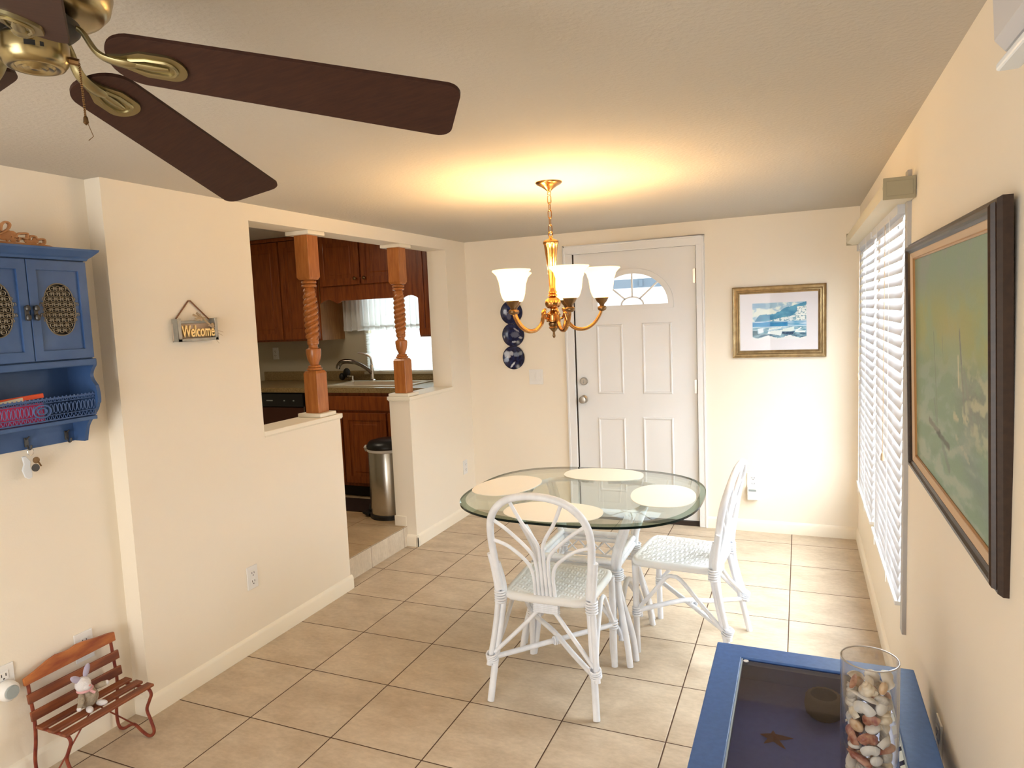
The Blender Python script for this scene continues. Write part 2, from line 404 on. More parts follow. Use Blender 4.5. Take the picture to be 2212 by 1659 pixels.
m = MB(); m.lathe([(0,0),(.031,0),(.031,.006),(.014,.012),(.012,.028),(.026,.036),(.030,.048),(.026,.060),(.0,.064)], (.953, yD, .935), 24, RX)
m.build('door_knob', NICKEL, d, smooth=True)
m = MB(); m.lathe([(0,0),(.031,0),(.030,.012),(.024,.020),(0,.020)], (.955, yD, 1.075), 24, RX); m.obox((.955, yD-.028, 1.075), (.008,.018,.028)); m.build('deadbolt', NICKEL, d, smooth=True)
for z in (1.83, 1.034, .25):
    m = MB(); m.tube([(1.807, yD-.006, z-.052), (1.807, yD-.006, z+.052)], .007, 8); m.box(1.785, 1.807, yD-.004, yD+.001, z-.05, z+.05); m.build('hinge', NICKEL, d, smooth=True)
m = MB(); m.box(dx0, .8985, yB+.012, yB+.06, 0, dz); m.box(1.8065, dx1, yB+.012, yB+.06, 0, dz); m.box(dx0, dx1, yB+.012, yB+.06, 2.0465, dz); m.box(dx0, dx1, yB-.0, yB+.08, 0, .032)
m.build('weather_gap', DARKGAP, d)
m = MB()
m.box(.829, .896, yB-.016, yB, 0, 2.047); m.box(1.809, 1.865, yB-.016, yB, 0, 2.047); m.box(.829, 1.865, yB-.016, yB, 2.047, 2.108)
m.box(.829, .845, yB-.020, yB, 0, 2.108); m.box(1.850, 1.865, yB-.020, yB, 0, 2.108); m.box(.829, 1.865, yB-.020, yB, 2.094, 2.108)
struct(m.build('trim_4', DOORW, bevel=.004))
# what the fanlight looks out on
m = MB(); m.box(-1.0, 1.6, 6.0, 6.15, 1.865, 1.965)
for i in range(6): m.box(-.9+i*.42, -.86+i*.42, 5.98, 6.0, 1.875, 1.955)
tag(m.build('porch_beam', OUTB), 'pale blue porch beam seen through the arched door glass', 'beam')

# ------------------------------------------------------------------ windows and blinds, right wall
for k, (a, b) in enumerate((W1, W2)):
    w = thing('window_%d' % (k+1), 'tall side window', 'window', (xR+.09, (a+b)/2, WZ[0])); w['kind'] = 'structure'; del w['category']; del w['label']
    m = MB(); f = .03
    m.box(xR+.07, xR+.11, a, a+f, *WZ); m.box(xR+.07, xR+.11, b-f, b, *WZ); m.box(xR+.07, xR+.11, a, b, WZ[0], WZ[0]+f); m.box(xR+.07, xR+.11, a, b, WZ[1]-f, WZ[1])
    zc = sum(WZ)/2; m.box(xR+.07, xR+.11, a, b, zc-.018, zc+.018); m.build('window_frame', DOORW, w)
    m = MB(); m.box(xR+.088, xR+.092, a+f, b-f, WZ[0]+f, WZ[1]-f); m.build('pane', GLASSW, w)
for k, (a, b) in enumerate((W1, W2)):
    lab = ('white slatted blind on the side window nearer the large dark-framed painting', 'white slatted blind on the side window nearer the front door wall')[k]
    t = thing('window_blind', lab, 'blind', (xR-.01, (a+b)/2, WZ[0]), 'white slatted blinds on the side windows')
    y0, y1 = a-.012, b+.045 if k else b+.028
    m = MB(); z = WZ[1]-.045; ang = rad(66)
    while z > WZ[0]+.03:
        P = []
        for i in range(5):
            s_ = -.5+i/4; ax = s_*.048
            P.append((xR-.008+ax*cos(ang) + .004*(1-4*s_*s_)*sin(ang)*-1, z+ax*sin(ang)))
        vs = [(x, y, zz) for y in (y0, y1) for x, zz in P]+[(x-.0018, y, zz-.0012) for y in (y0, y1) for x, zz in P]
        fs = [(i, i+1, 5+i+1, 5+i) for i in range(4)]+[(10+i+1, 10+i, 15+i, 15+i+1) for i in range(4)]+[(0,5,15,10),(4,14,19,9)]
        m.add(vs, fs); z -= .0455
    m.build('slats', SLAT, t, smooth=60)
    m = MB(); m.box(xR-.035, xR+.015, y0, y1, WZ[1]-.04, WZ[1]); m.build('head_rail', SLAT, t)
    m = MB(); m.box(xR-.03, xR+.012, y0, y1, WZ[0]-.005, WZ[0]+.012); m.build('bottom_rail', PLASTW, t, bevel=.003)
    for yy in (a+.22, b-.22):
        m = MB(); m.box(xR-.038, xR-.0365, yy-.004, yy+.004, WZ[0], WZ[1]-.02); m.build('ladder_tape', PLASTW, t)
    m = MB(); yc = (a+.28, a+.55)[k]
    m.tube([(xR-.045, yc, WZ[1]-.05), (xR-.046, yc, .98 if k == 0 else 1.18)], .0015, 6); zc = .98 if k == 0 else 1.18
    m.lathe([(.002,0),(.006,-.01),(.008,-.035),(0,-.037)], (xR-.046, yc, zc), 10); m.build('pull_cord', STICK, t, smooth=True)
t = thing('blind_valance', 'long cream box valance above both side window blinds', 'valance', (2.79, 1.68, 1.94))
vy0, vy1 = .668, 2.70
pf = [(2.835,1.938),(2.775,1.938),(2.745,1.948),(2.740,1.975),(2.746,1.998),(2.765,2.006),(2.835,2.006)]
m = MB(); m.prism([pf], lambda a, b, q: (a, q, b), vy0+.006, vy1-.006); m.build('valance_rail', VALANCE, t, smooth=30)
for y in (vy0, vy1-.006):
    m = MB(); m.box(2.742, 2.838, y, y+.006, 1.936, 2.008); m.box(2.752, 2.83, y-.002, y, 1.948, 1.996)
    m.build('end_cap', VALEND, t, bevel=.004)
m = MB(); m.box(2.826, 2.842, .775, .828, .37, 2.045)
struct(m.build('trim_5', FLATGREY, bevel=.002))
m = MB(); m.box(2.828, 2.842, 2.80, 2.84, .42, 1.94)
struct(m.build('trim_6', VALANCE, bevel=.002))

# kitchen window
w = thing('window_3', 'x', 'x', ((kw[0]+kw[1])/2, yK, kw[2])); w['kind'] = 'structure'; del w['category']; del w['label']
m = MB(); f = .03
m.box(kw[0], kw[0]+f, yK+.03, yK+.07, kw[2], kw[3]); m.box(kw[1]-f, kw[1], yK+.03, yK+.07, kw[2], kw[3]); m.box(kw[0], kw[1], yK+.03, yK+.07, kw[2], kw[2]+f); m.box(kw[0], kw[1], yK+.03, yK+.07, kw[3]-f, kw[3]); m.box(kw[0], kw[1], yK+.03, yK+.07, 1.55, 1.58)
m.build('window_frame', DOORW, w)
m = MB(); m.box(kw[0]+f, kw[1]-f, yK+.048, yK+.052, kw[2]+f, kw[3]-f); m.build('pane', GLASSW, w)
m = MB(); m.box(kw[0]-.05, kw[1]+.05, yK-.045, yK, 1.130, 1.152); m.box(kw[0]-.045, kw[0]+.0, yK-.012, yK, 1.152, 2.0)
m.build('window_sill', KWALL, w, bevel=.003)
t = thing('kitchen_blind', 'white pleated blind half lowered in the kitchen window over the sink', 'blind', (-.7, yK-.02, 1.18))
m = MB(); z = 1.16; pl = []
while z < 1.50: pl += [(yK-.020, z), (yK-.030, z+.011)]; z += .022
vs = [(x, y, zz) for x in (kw[0]-.02, kw[1]+.02) for y, zz in pl]; n = len(pl)
m.add(vs, [(i, i+1, n+i+1, n+i) for i in range(n-1)]); m.build('pleated_fabric', KBLIND, t)
m = MB(); m.box(kw[0]-.02, kw[1]+.02, yK-.035, yK-.012, 1.150, 1.162); m.build('bottom_rail', PLASTW, t)
t = thing('curtain_valance', 'short gathered white curtain across the top of the kitchen window', 'curtain', (-.85, yK-.06, 1.53))
m = MB(); nx = 150; nz = 10; x0c, x1c = -1.33, -.40; vs = []
for j in range(nz+1):
    zz = 1.545+(1.86-1.545)*j/nz; amp = .022*(1-.5*j/nz)
    for i in range(nx+1):
        u = i/nx; vs.append((x0c+(x1c-x0c)*u, yK-.07+amp*sin(u*95+.6*sin(u*17)+.3*j/nz)+.006*sin(u*210), zz + .004*sin(u*60)*(1-j/nz)))
m.add(vs, [(j*(nx+1)+i, j*(nx+1)+i+1, (j+1)*(nx+1)+i+1, (j+1)*(nx+1)+i) for j in range(nz) for i in range(nx)])
m.build('gathered_cloth', CURT, t, smooth=80)
m = MB(); vs = []
for j, zz in enumerate((1.528, 1.548, 1.568)):
    for i in range(nx+1):
        u = i/nx; vs.append((x0c+(x1c-x0c)*u, yK-.0725+.022*sin(u*95+.6*sin(u*17))+.006*sin(u*210), zz+.004*sin(u*60)))
m.add(vs, [(j*(nx+1)+i, j*(nx+1)+i+1, (j+1)*(nx+1)+i+1, (j+1)*(nx+1)+i) for j in range(2) for i in range(nx)])
m.build('hem_band', CURT, t, smooth=80)
m = MB(); m.tube([(x0c-.02, yK-.068, 1.845), (x1c+.1, yK-.068, 1.845)], .006, 8); m.build('curtain_rod', PLASTW, t, smooth=True)

# ------------------------------------------------------------------ kitchen cabinets
def cab_door(name, parent, x0, x1, z0, z1, y, mt=CHERRY, arch=False):
    """raised-panel door facing -y"""
    m = MB(); w = .055
    m.box(x0, x1, y-.018, y, z0, z1)
    P = [(0,0),(.004,.006),(.014,.006),(.030,-.000)]
    fld = MB()
    vs = []; fs = []
    prof = [(w,.0),(w+.004,-.007),(w+.022,-.007),(w+.042,.003)]
    for ins, out in prof:
        for x, z in ((x0+ins,z0+ins),(x1-ins,z0+ins),(x1-ins,z1-ins),(x0+ins,z1-ins)): vs.append((x, y-.0185-out, z))
    for i in range(3):
        for j in range(4): fs.append((i*4+j, i*4+(j+1)%4, (i+1)*4+(j+1)%4, (i+1)*4+j))
    fs.append((12,13,14,15))
    # frame rails around the field
    m.box(x0, x1, y-.026, y-.018, z0, z0+w); m.box(x0, x1, y-.026, y-.018, z1-w, z1); m.box(x0, x0+w, y-.026, y-.018, z0+w, z1-w); m.box(x1-w, x1, y-.026, y-.018, z0+w, z1-w)
    o = m.build(name, mt, parent, bevel=.003)
    q = MB(); q.add(vs, fs); q.build('raised_field', mt, o)
    return o
yU = 2.92
t = thing('wall_cabinet', 'tall cherry wall cabinet with two doors left of the kitchen window', 'cabinet', (-1.8, yK, 1.455), 'cherry wall cabinets in the kitchen')
m = MB(); m.box(-2.32, -1.378, yU, yK, 1.458, HK-.005); m.build('cabinet_body', CHERRY, t)
m = MB(); m.box(-1.3785, -1.3745, yU+.0, yK, 1.458, HK-.005); m.build('side_panel', MAPLE, t)
for a, b in ((-2.25,-1.79),(-1.775,-1.385)): cab_door('door', t, a, b, 1.475, 2.345, yU)
m = MB(); m.box(-2.32, -1.37, yU-.03, yU, 2.35, HK-.003); m.build('top_moulding', CHERRY, t, bevel=.006)
t = thing('wall_cabinet', 'short cherry cabinet bridging over the kitchen window with a scalloped valance', 'cabinet', (-.9, yK, 1.92), 'cherry wall cabinets in the kitchen')
m = MB(); m.box(-1.37, -.385, yU+.004, yK, 1.90, HK-.005); m.build('cabinet_body', CHERRY, t)
for i, (a, b) in enumerate(((-1.345,-.930),(-.915,-.50))):
    o = cab_door('door', t, a, b, 1.925, 2.345, yU)
    kx = b-.035 if i == 0 else a+.045
    m = MB(); m.lathe([(.006,0),(.006,.012),(.014,.018),(.015,.026),(.008,.032),(0,.033)], (kx, yU-.026, 1.975), 14, RX); m.build('knob', GOLDD, o, smooth=True)
top = [(-1.37,1.925),(-.385,1.925)]
bot = []
for i in range(41):
    u = i/40; x = -1.37+(.985)*u
    c = abs(u-.5)*2
    zz = 1.795 if c < .55 else (1.795 - .022*sin((c-.55)/.17*pi) if c < .72 else 1.795+.014*sin((c-.72)/.24*pi) if c < .96 else 1.78)
    bot.append((x, zz))
m = MB(); m.prism([list(reversed(top))+bot], fnY, yU+.005, yU+.022); m.build('valance_board', CHERRY, t)
m = MB(); m.box(-1.37, -.385, yU-.03, yU, 2.35, HK-.003); m.build('top_moulding', CHERRY, t, bevel=.006)
t = thing('wall_cabinet', 'narrow dark cherry cabinet right of the kitchen window beside the wall opening', 'cabinet', (-.28, yK, 1.465), 'cherry wall cabinets in the kitchen')
m = MB(); m.box(-.382, -.176, yU, yK, 1.462, HK-.005); m.build('cabinet_body', CHERRY, t)
cab_door('door', t, -.372, -.18, 1.475, 2.34, yU)

yF = 2.645
t = thing('base_cabinet', 'cherry base cabinet under the kitchen sink with false drawer and doors', 'cabinet', (-.8, yK, zk))
m = MB(); m.box(-1.375, -.176, yF, yK-.002, zk+.105, 1.030); m.box(-1.375, -.176, yF+.075, yK, zk, zk+.105, 1); m.build('cabinet_body', [CHERRY, BLACKM], t)
m = MB(); m.box(-1.30, -.22, yF-.018, yF, .882, 1.002); m.build('drawer_front', CHERRY, t, bevel=.006)
cab_door('door', t, -1.30, -1.005, .275, .862, yF); cab_door('door', t, -.99, -.57, .275, .862, yF); cab_door('door', t, -.555, -.22, .275, .862, yF)
t = thing('dishwasher', 'black dishwasher built in left of the sink cabinet', 'dishwasher', (-1.7, yK, zk))
m = MB(); m.box(-2.0, -1.385, yF+.01, yK-.01, zk+.1, 1.028); m.build('tub_body', BLACKP, t)
m = MB(); m.box(-1.99, -1.395, yF-.022, yF+.01, .905, 1.018); m.build('control_panel', BLACKP, t, bevel=.004)
for a, b in ((-1.79,-1.72),(-1.60,-1.585),(-1.50,-1.485)): m = MB(); m.box(a, b, yF-.0235, yF-.022, .954, .963); m.build('panel_mark', PLASTG, t)
m = MB(); m.box(-1.99, -1.395, yF-.012, yF+.01, zk+.12, .900); m.build('front_door', mat('dark_brown_panel', (.06,.016,.008), .4), t, bevel=.004)
m = MB(); m.box(-1.393, -1.388, yF-.014, yF+.0, .25, .91); m.build('side_trim', STEEL, t)
t = thing('countertop', 'brown laminate kitchen countertop with backsplash under the window', 'countertop', (-1.2, yK, 1.03))
m = MB(); bx0, bx1, by0, by1 = -1.19, -.42, 2.715, 3.085
m.box(-2.35, bx0, 2.61, yK, 1.031, 1.072); m.box(bx1, -.176, 2.61, yK, 1.031, 1.072); m.box(bx0, bx1, 2.61, by0, 1.031, 1.072); m.box(bx0, bx1, by1, yK, 1.031, 1.072)
m.build('counter_slab', LAMI, t)
m = MB(); m.box(-2.35, -.176, yK-.02, yK, 1.072, 1.160); m.build('backsplash', LAMI, t, bevel=.004)
t = thing('kitchen_sink', 'cream drop-in kitchen sink below the window', 'sink', (-.8, 2.9, 1.06))
CREAM = mat('sink_enamel', (.62,.55,.42), .25)
m = MB(); m.prism([[(bx0-.02,by0-.02),(bx1+.02,by0-.02),(bx1+.02,by1+.05),(bx0-.02,by1+.05)], [(bx0+.03,by0+.03),(bx0+.03,by1-.04),(bx1-.03,by1-.04),(bx1-.03,by0+.03)]], lambda a,b,q:(a,b,q), 1.072, 1.082); m.build('sink_rim', CREAM, t, bevel=.004)
m = MB(); a, b, c, e = bx0+.03, bx1-.03, by0+.03, by1-.04
m.add([(a,c,1.08),(b,c,1.08),(b,e,1.08),(a,e,1.08),(a+.02,c+.02,.92),(b-.02,c+.02,.92),(b-.02,e-.02,.92),(a+.02,e-.02,.92)], [(0,1,5,4),(1,2,6,5),(2,3,7,6),(3,0,4,7),(4,5,6,7)]); m.build('basin', CREAM, t)
t = thing('kitchen_faucet', 'nickel pull-out kitchen faucet with raised lever on the sink', 'faucet', (-.995, 3.10, 1.082))
m = MB(); m.lathe([(.028,0),(.028,.006),(.020,.014),(.018,.11),(.020,.13),(.012,.15),(0,.152)], (-.995,3.10,1.082), 18); m.build('faucet_body', CHROME, t, smooth=True)
m = MB(); m.tube(spline([(-.995,3.09,1.15),(-1.06,3.07,1.21),(-1.15,3.04,1.255),(-1.235,3.01,1.262),(-1.275,3.0,1.235),(-1.285,2.99,1.20)],6), [.017]*12+[.021]*19, 12); m.build('spout', DKCHROME, t, smooth=True)
m = MB(); m.tube(spline([(-.995,3.10,1.22),(-1.0,3.09,1.29),(-1.04,3.06,1.325),(-1.09,3.03,1.335)],5), [.013]*5+[.010]*5+[.007]*6, 10); m.build('lever', CHROME, t, smooth=True)
t = thing('side_sprayer', 'small chrome soap pump left of the kitchen faucet', 'soap dispenser', (-1.24, 3.09, 1.082))
m = MB(); m.lathe([(.022,0),(.022,.006),(.010,.012),(.009,.03),(.014,.035),(.014,.045),(0,.047)], (-1.20,3.085,1.082), 14); m.build('pump_base', CHROME, t, smooth=True)
m = MB(); m.tube([(-1.20,3.085,1.125),(-1.24,3.06,1.128)], .005, 8); m.build('pump_nozzle', CHROME, t, smooth=True)
m = MB(); m.ball((-1.30,3.14,1.150), (.035,.03,.045)); m.ball((-1.36,3.15,1.115), (.03,.03,.035)); 
tag(m.build('dish_scrubber', BLACKM, smooth=True), 'dark dish scrubber behind the kitchen faucet', 'scrubber')
t = thing('kitchen_mat', 'dark brown mat on the kitchen floor before the sink cabinet', 'mat', (-.95, 2.45, zk))
m = MB(); m.box(-1.5, -.42, 2.29, 2.62, zk, zk+.008); m.build('mat_field', DKRUG, t, bevel=.003)

def outlet(name, label, c, nrm, w=.07, h=.115, duplex=True, group=None, device=None):
    """wall plate; nrm 'x+','x-','y-'"""
    c = Vector(c)
    if nrm == 'x+': fn = lambda a, b, q: (c.x+q, c.y+a, c.z+b)
    elif nrm == 'x-': fn = lambda a, b, q: (c.x-q, c.y-a, c.z+b)
    else: fn = lambda a, b, q: (c.x+a, c.y-q, c.z+b)
    t = thing(name, label, 'electrical outlet', tuple(c), group)
    def bx(m, a0, a1, b0, b1, q0, q1): 
        m.prism([[(a0,b0),(a1,b0),(a1,b1),(a0,b1)]], fn, q0, q1); return m
    bx(MB(), -w/2, w/2, -h/2, h/2, 0, .006).build('wall_plate', PLASTW, t, bevel=.002)
    for z in (.021, -.021):
        o = bx(MB(), -.017, .017, z-.015, z+.015, .006, .009).build('socket_face', PLASTW, t, bevel=.003)
        m = MB(); bx(m, -.009, -.006, z-.002, z+.008, .009, .0095); bx(m, .006, .009, z-.002, z+.008, .009, .0095); bx(m, -.003, .003, z-.012, z-.007, .009, .0095); m.build('slots', DARKSLOT, o)
    return t, fn, bx
G = 'electrical outlets'
outlet('outlet', 'white outlet low on the left wall between recess corner and doorway', (xL, .488, .368), 'x+', group=G)
outlet('outlet', 'white outlet low on the left wall beside the far corner', (xL, 2.878, .398), 'x+', group=G)
outlet('outlet', 'white outlet half hidden behind the back of the small bench', (xR0, -.33, .385), 'x+', group=G, w=.075)
outlet('outlet', 'white outlet with a round plug-in left of the small bench', (xR0, -.63, .395), 'x+', group=G, w=.075)
outlet('outlet', 'white outlet behind the rattan chair on the front door wall', (2.178, yB, .365), 'y-', group=G, w=.08)
outlet('outlet', 'white outlet low on the right wall behind the blue table', (xR, .095, .38), 'x-', group=G)
outlet('outlet', 'beige outlet on the kitchen wall under the left cabinet', (-2.20, yK, 1.335), 'y-', group=G)
t = thing('plug_in_freshener', 'round white plug-in device in the outlet left of the small bench', 'plug-in device', (-.06, -.63, .37))
m = MB(); RYX = Matrix.Rotation(rad(90), 3, 'Y')
m.lathe([(0,0),(.034,0),(.036,.008),(.034,.030),(.026,.040),(0,.042)], (xR0+.0095, -.632, .366), 24, RYX); m.build('device_body', PLASTW, t, smooth=True)
m = MB(); m.lathe([(0,0),(.024,0),(.022,.004),(0,.005)], (xR0+.051, -.632, .366), 20, RYX); m.build('vent_face', PLASTG, t, smooth=True)
t = thing('plug_in_monitor', 'white plug-in monitor with grey screen below the chair-side outlet', 'plug-in device', (2.178, yB-.03, .26))
m = MB(); m.box(2.140, 2.214, yB-.042, yB, .232, .335); m.build('monitor_case', PLASTW, t, bevel=.006)
m = MB(); m.box(2.150, 2.200, yB-.0435, yB-.042, .297, .312); m.build('screen', PLASTG, t)
t = thing('light_switch', 'white double rocker light switch left of the front door', 'light switch', (.57, yB, 1.11))
m = MB(); m.box(.512, .628, yB-.006, yB, 1.053, 1.172); m.build('wall_plate', PLASTW, t, bevel=.002)
for x in (.546, .594):
    m = MB(); vs = [(x-.017,yB-.006,1.078),(x+.017,yB-.006,1.078),(x+.017,yB-.012,1.112),(x-.017,yB-.012,1.112),(x+.017,yB-.007,1.146),(x-.017,yB-.007,1.146),(x-.017,yB-.005,1.078),(x+.017,yB-.005,1.078),(x+.017,yB-.005,1.146),(x-.017,yB-.005,1.146)]
    m.add(vs, [(0,1,2,3),(3,2,4,5),(0,3,5,9,6),(1,7,8,4,2),(0,6,7,1),(5,4,8,9)]); m.build('rocker', PLASTW, t)

# trash can
t = thing('trash_can', 'stainless steel pedal trash can with black lid in the kitchen doorway', 'trash can', (-.36, 2.30, zk))
cx, cy_ = -.355, 2.285; r = .145
def dshape(rr, n=28): return [(cx+rr*cos(2*pi*i/n)*1.0, cy_+rr*.86*sin(2*pi*i/n)) for i in range(n)]
m = MB()
prof = [(r*.97, zk+.03), (r, zk+.05), (r*1.0, zk+.51), (r*.98, zk+.515)]
m.lathe([(a, z) for a, z in prof], (cx, cy_, 0), 32, cap=True); m.build('can_body', STEEL, t, smooth=True)
m = MB(); m.lathe([(r*.98, zk+.515),(r*1.04, zk+.525),(r*1.05, zk+.545),(r*.9, zk+.575),(r*.5, zk+.59),(0, zk+.592)], (cx, cy_, 0), 32); m.build('lid', BLACKP, t, smooth=True)
m = MB(); m.lathe([(r*.9, zk),(r*1.05, zk),(r*1.05, zk+.028),(r*.97, zk+.034)], (cx, cy_, 0), 32, cap=True); m.build('base_ring', BLACKP, t, smooth=True)
m = MB(); m.obox((cx-r*1.12, cy_-.06, zk+.025), (.06,.07,.02), Matrix.Rotation(rad(20),3,'Y')); m.tube([(cx-r*1.1, cy_-.02, zk+.03), (cx-r*1.12, cy_-.0, zk+.075)], .022, 10); m.build('pedal', BLACKP, t, bevel=.004)
m = MB(); m.lathe([(r*1.0, zk+.50),(r*1.03, zk+.505),(r*1.03, zk+.522),(r*1.0, zk+.522)], (cx, cy_, 0), 32); m.obox((cx-r*1.08, cy_-.03, zk+.515), (.035,.03,.04), Matrix.Rotation(rad(30),3,'X')); m.build('bag_edge', BAG, t, smooth=True)

# ------------------------------------------------------------------ turned posts
def post(cx, cy, label):
    t = thing('turned_post', label, 'post', (cx, cy, 1.072), 'turned wooden posts in the wall opening')
    m = MB(); m.box(xK+.002, xL-.0, cy-.073, cy+.073, 1.0725, 1.094); m.build('base_plate', TRIM, t, bevel=.004)
    m = MB(); m.box(xK+.002, xL-.0, cy-.073, cy+.073, 2.104, 2.1268); m.build('cap_plate', TRIM, t, bevel=.004)
    h = .0465; m = MB()
    def block(z0, z1, ch0, ch1):
        vs = []; 
        for z, q in ((z0, ch0), (z0+.016 if ch0 < 1 else z0, 1), (z1-.016 if ch1 < 1 else z1, 1), (z1, ch1)):
            for a, b in ((-1,-1),(1,-1),(1,1),(-1,1)): vs.append((cx+a*h*q, cy+b*h*q, z))
        fs = [(0,1,2,3),(12,13,14,15)]+[(i*4+j, i*4+(j+1)%4, (i+1)*4+(j+1)%4, (i+1)*4+j) for i in range(3) for j in range(4)]
        m.add(vs, fs)
    block(1.094, 1.338, 1, .80); m.build('lower_block', HONEY, t, bevel=.002)
    m = MB(); block(1.855, 2.104, .80, 1); m.build('upper_block', HONEY, t, bevel=.002)
    m = MB()
    pr = [(.024,1.336),(.043,1.340),(.045,1.346),(.043,1.352),(.034,1.354),(.037,1.359),(.034,1.366),(.024,1.370),(.026,1.378),(.036,1.400),(.041,1.425),(.043,1.452),(.041,1.462),(.030,1.466),(.026,1.472),(.026,1.484),(.032,1.488),(.032,1.496),(.036,1.504)]
    m.lathe(pr, (cx, cy, 0), 28); m.build('vase_turning', HONEY, t, smooth=35); m = MB()
    m.lathe([(.036,1.792),(.030,1.806),(.026,1.812),(.040,1.816),(.043,1.822),(.040,1.829),(.030,1.832),(.040,1.836),(.043,1.842),(.040,1.849),(.030,1.852),(.028,1.858)], (cx, cy, 0), 28)
    m.build('collar_turning', HONEY, t, smooth=35)
    # rope twist
    m = MB(); nz = 110; n = 32; vs = []
    for i in range(nz+1):
        u = i/nz; z = 1.503+(1.793-1.503)*u; env = min(1, u/.12, (1-u)/.12)
        rb = .031+.004*sin(pi*u)
        for j in range(n):
            q = 2*pi*j/n; k = abs(cos(q*1.5 - 2*pi*u*4.4))**.6
            vs.append((cx+(rb+.017*(k-.6)*env)*cos(q), cy+(rb+.017*(k-.6)*env)*sin(q), z))
    m.add(vs, [(i*n+j, i*n+(j+1)%n, (i+1)*n+(j+1)%n, (i+1)*n+j) for i in range(nz) for j in range(n)])
    m.build('rope_twist', HONEY, t, smooth=70)
post(-.0865, 1.176, 'honey wood turned post at the left side of the kitchen doorway')
post(-.0865, 2.137, 'honey wood turned post at the right side of the kitchen doorway')

# ------------------------------------------------------------------ ceiling fan, blades drooping a little
FX, FY, FZ = 1.468, -1.346, 2.022
t = thing('ceiling_fan', 'brass ceiling fan with five dark walnut blades', 'ceiling fan', (FX, FY, 1.99))
FO = (FX, FY, 0)
m = MB(); m.lathe([(0,1.9885),(.006,1.9885),(.008,1.9905),(.014,1.9885),(.017,1.991),(.023,1.989),(.026,1.992),(.032,1.9895),(.038,1.992),(.043,1.999),(.0455,2.010),(.0455,2.026),(.042,2.031),(.030,2.033)], FO, 48); m.build('switch_housing', BRASS, t, smooth=50)
m = MB()
for da, w_, h_ in ((-.02,.0085,.0035),(.30,.003,.003)):
    a_ = rad(-38)+da; m.obox((FX+.0455*cos(a_), FY+.0455*sin(a_), 2.011), (.001, w_*1.6, h_*2), Matrix.Rotation(a_, 3, 'Z'))
m.build('switch_slot', BLACKP, t)
m = MB(); m.lathe([(0,2.032),(.034,2.032),(.036,2.036),(.056,2.040),(.062,2.046),(.062,2.056),(.050,2.066),(0,2.066)], FO, 40); m.build('flywheel', BLACKM, t, smooth=40)
m = MB(); m.lathe([(.02,2.068),(.078,2.066),(.094,2.070),(.104,2.081),(.109,2.100),(.108,2.125),(.098,2.148),(.078,2.160),(.02,2.164)], FO, 56); m.build('motor_housing', BRASS, t, smooth=50)
m = MB(); m.lathe([(.018,2.150),(.018,2.172),(.045,2.176),(.062,2.188),(.067,2.204),(.068,HC)], FO, 36); m.build('canopy', BRASS, t, smooth=40)
UP = Vector((0,0,1)); R0, R1, w0, w1 = .098, .62, .106, .132
for a, cone, beta in ((103.8,.187,-.234),(34.8,.144,-.323),(-38.7,.175,-.26),(-110.7,.17,-.25),(177.3,.17,-.25)):
    a = rad(a); O_ = Vector((FX, FY, FZ))
    rd = Vector((cos(a), sin(a), -cone)).normalized(); td = Vector((-sin(a), cos(a), 0)); nn = rd.cross(td).normalized()
    if nn.z < 0: nn = -nn
    wd = cos(beta)*td + sin(beta)*rd.cross(td); nd = rd.cross(wd).normalized()
    if nd.z < 0: nd = -nd
    nseg = 8
    def rc(cxr, cyw, ra, t0, t1): return [(cxr+ra*cos(t0+(t1-t0)*i/nseg), cyw+ra*sin(t0+(t1-t0)*i/nseg)) for i in range(nseg+1)]
    ra = .046; rb = .024
    pts = rc(R0+ra, w0/2-ra, ra, pi, pi/2) + rc(R1-rb, w1/2-rb, rb, pi/2, 0) + rc(R1-rb, -w1/2+rb, rb, 0, -pi/2) + rc(R0+ra, -w0/2+ra, ra, -pi/2, -pi)
    m = MB(); m.prism([pts], lambda A_, B_, q: O_ + rd*A_ + wd*B_ + nd*q, .0, .0065)
    bl = m.build('blade', BLADE, t, bevel=.0015)
    base = lambda A_, B_, q: O_ + rd*A_ + wd*B_ - nd*q
    r0p, r1p, hw = R0+.012, R0+.112, .027
    m = MB(); shp = []
    for i in range(25):
        q = -pi/2+pi*i/24; shp.append((r1p-hw+hw*cos(q), hw*sin(q)))
    shp += [(r0p+.038, hw*.98), (r0p+.012, .014), (r0p-.010, .009), (r0p-.010, -.009), (r0p+.012, -.014), (r0p+.038, -hw*.98)]
    m.prism([shp], base, .0, .004)
    lp = []
    for i in range(21):
        q = -pi/2+pi*i/20; lp.append(base(r1p-.030+.015*cos(q), .015*sin(q), .0045))
    lp = [base(r0p+.020, -.008, .0045), base(r0p+.045, -.0145, .0045)]+lp+[base(r0p+.045, .0145, .0045), base(r0p+.020, .008, .0045)]
    m.tube(lp, .0032, 6)
    m.tube([base(r0p+.015, 0, .0045), base(r0p+.05, 0, .0055), base(r1p-.026, 0, .0045)], [.006,.008,.004], 8, flat=.6)
    s0 = Vector((FX+.052*cos(a), FY+.052*sin(a), 2.048))
    armp = spline([s0, s0+td*0+Vector((cos(a)*.014, sin(a)*.014, -.004)), O_+rd*.086+UP*.004, base(r0p+.004, 0, .005), base(r0p+.034, 0, .0045)], 6)
    k_ = len(armp); m.tube(armp, [.007+.006*(i/(k_-1))**1.2 if i < k_-4 else .011-.002*(i-k_+4) for i in range(k_)], 10, flat=.5)
    m.build('blade_iron', BRASSD, bl, smooth=50)
m = MB(); a_ = rad(48); pc = Vector((FX+.056*cos(a_), FY+.056*sin(a_), 2.004)); m.tube([(FX+.044*cos(a_), FY+.044*sin(a_), 2.006), pc], .0055, 8)
for i in range(24): m.ball(pc+Vector((.0001*i, 0, -.002-.0032*i)), .0018, 6)
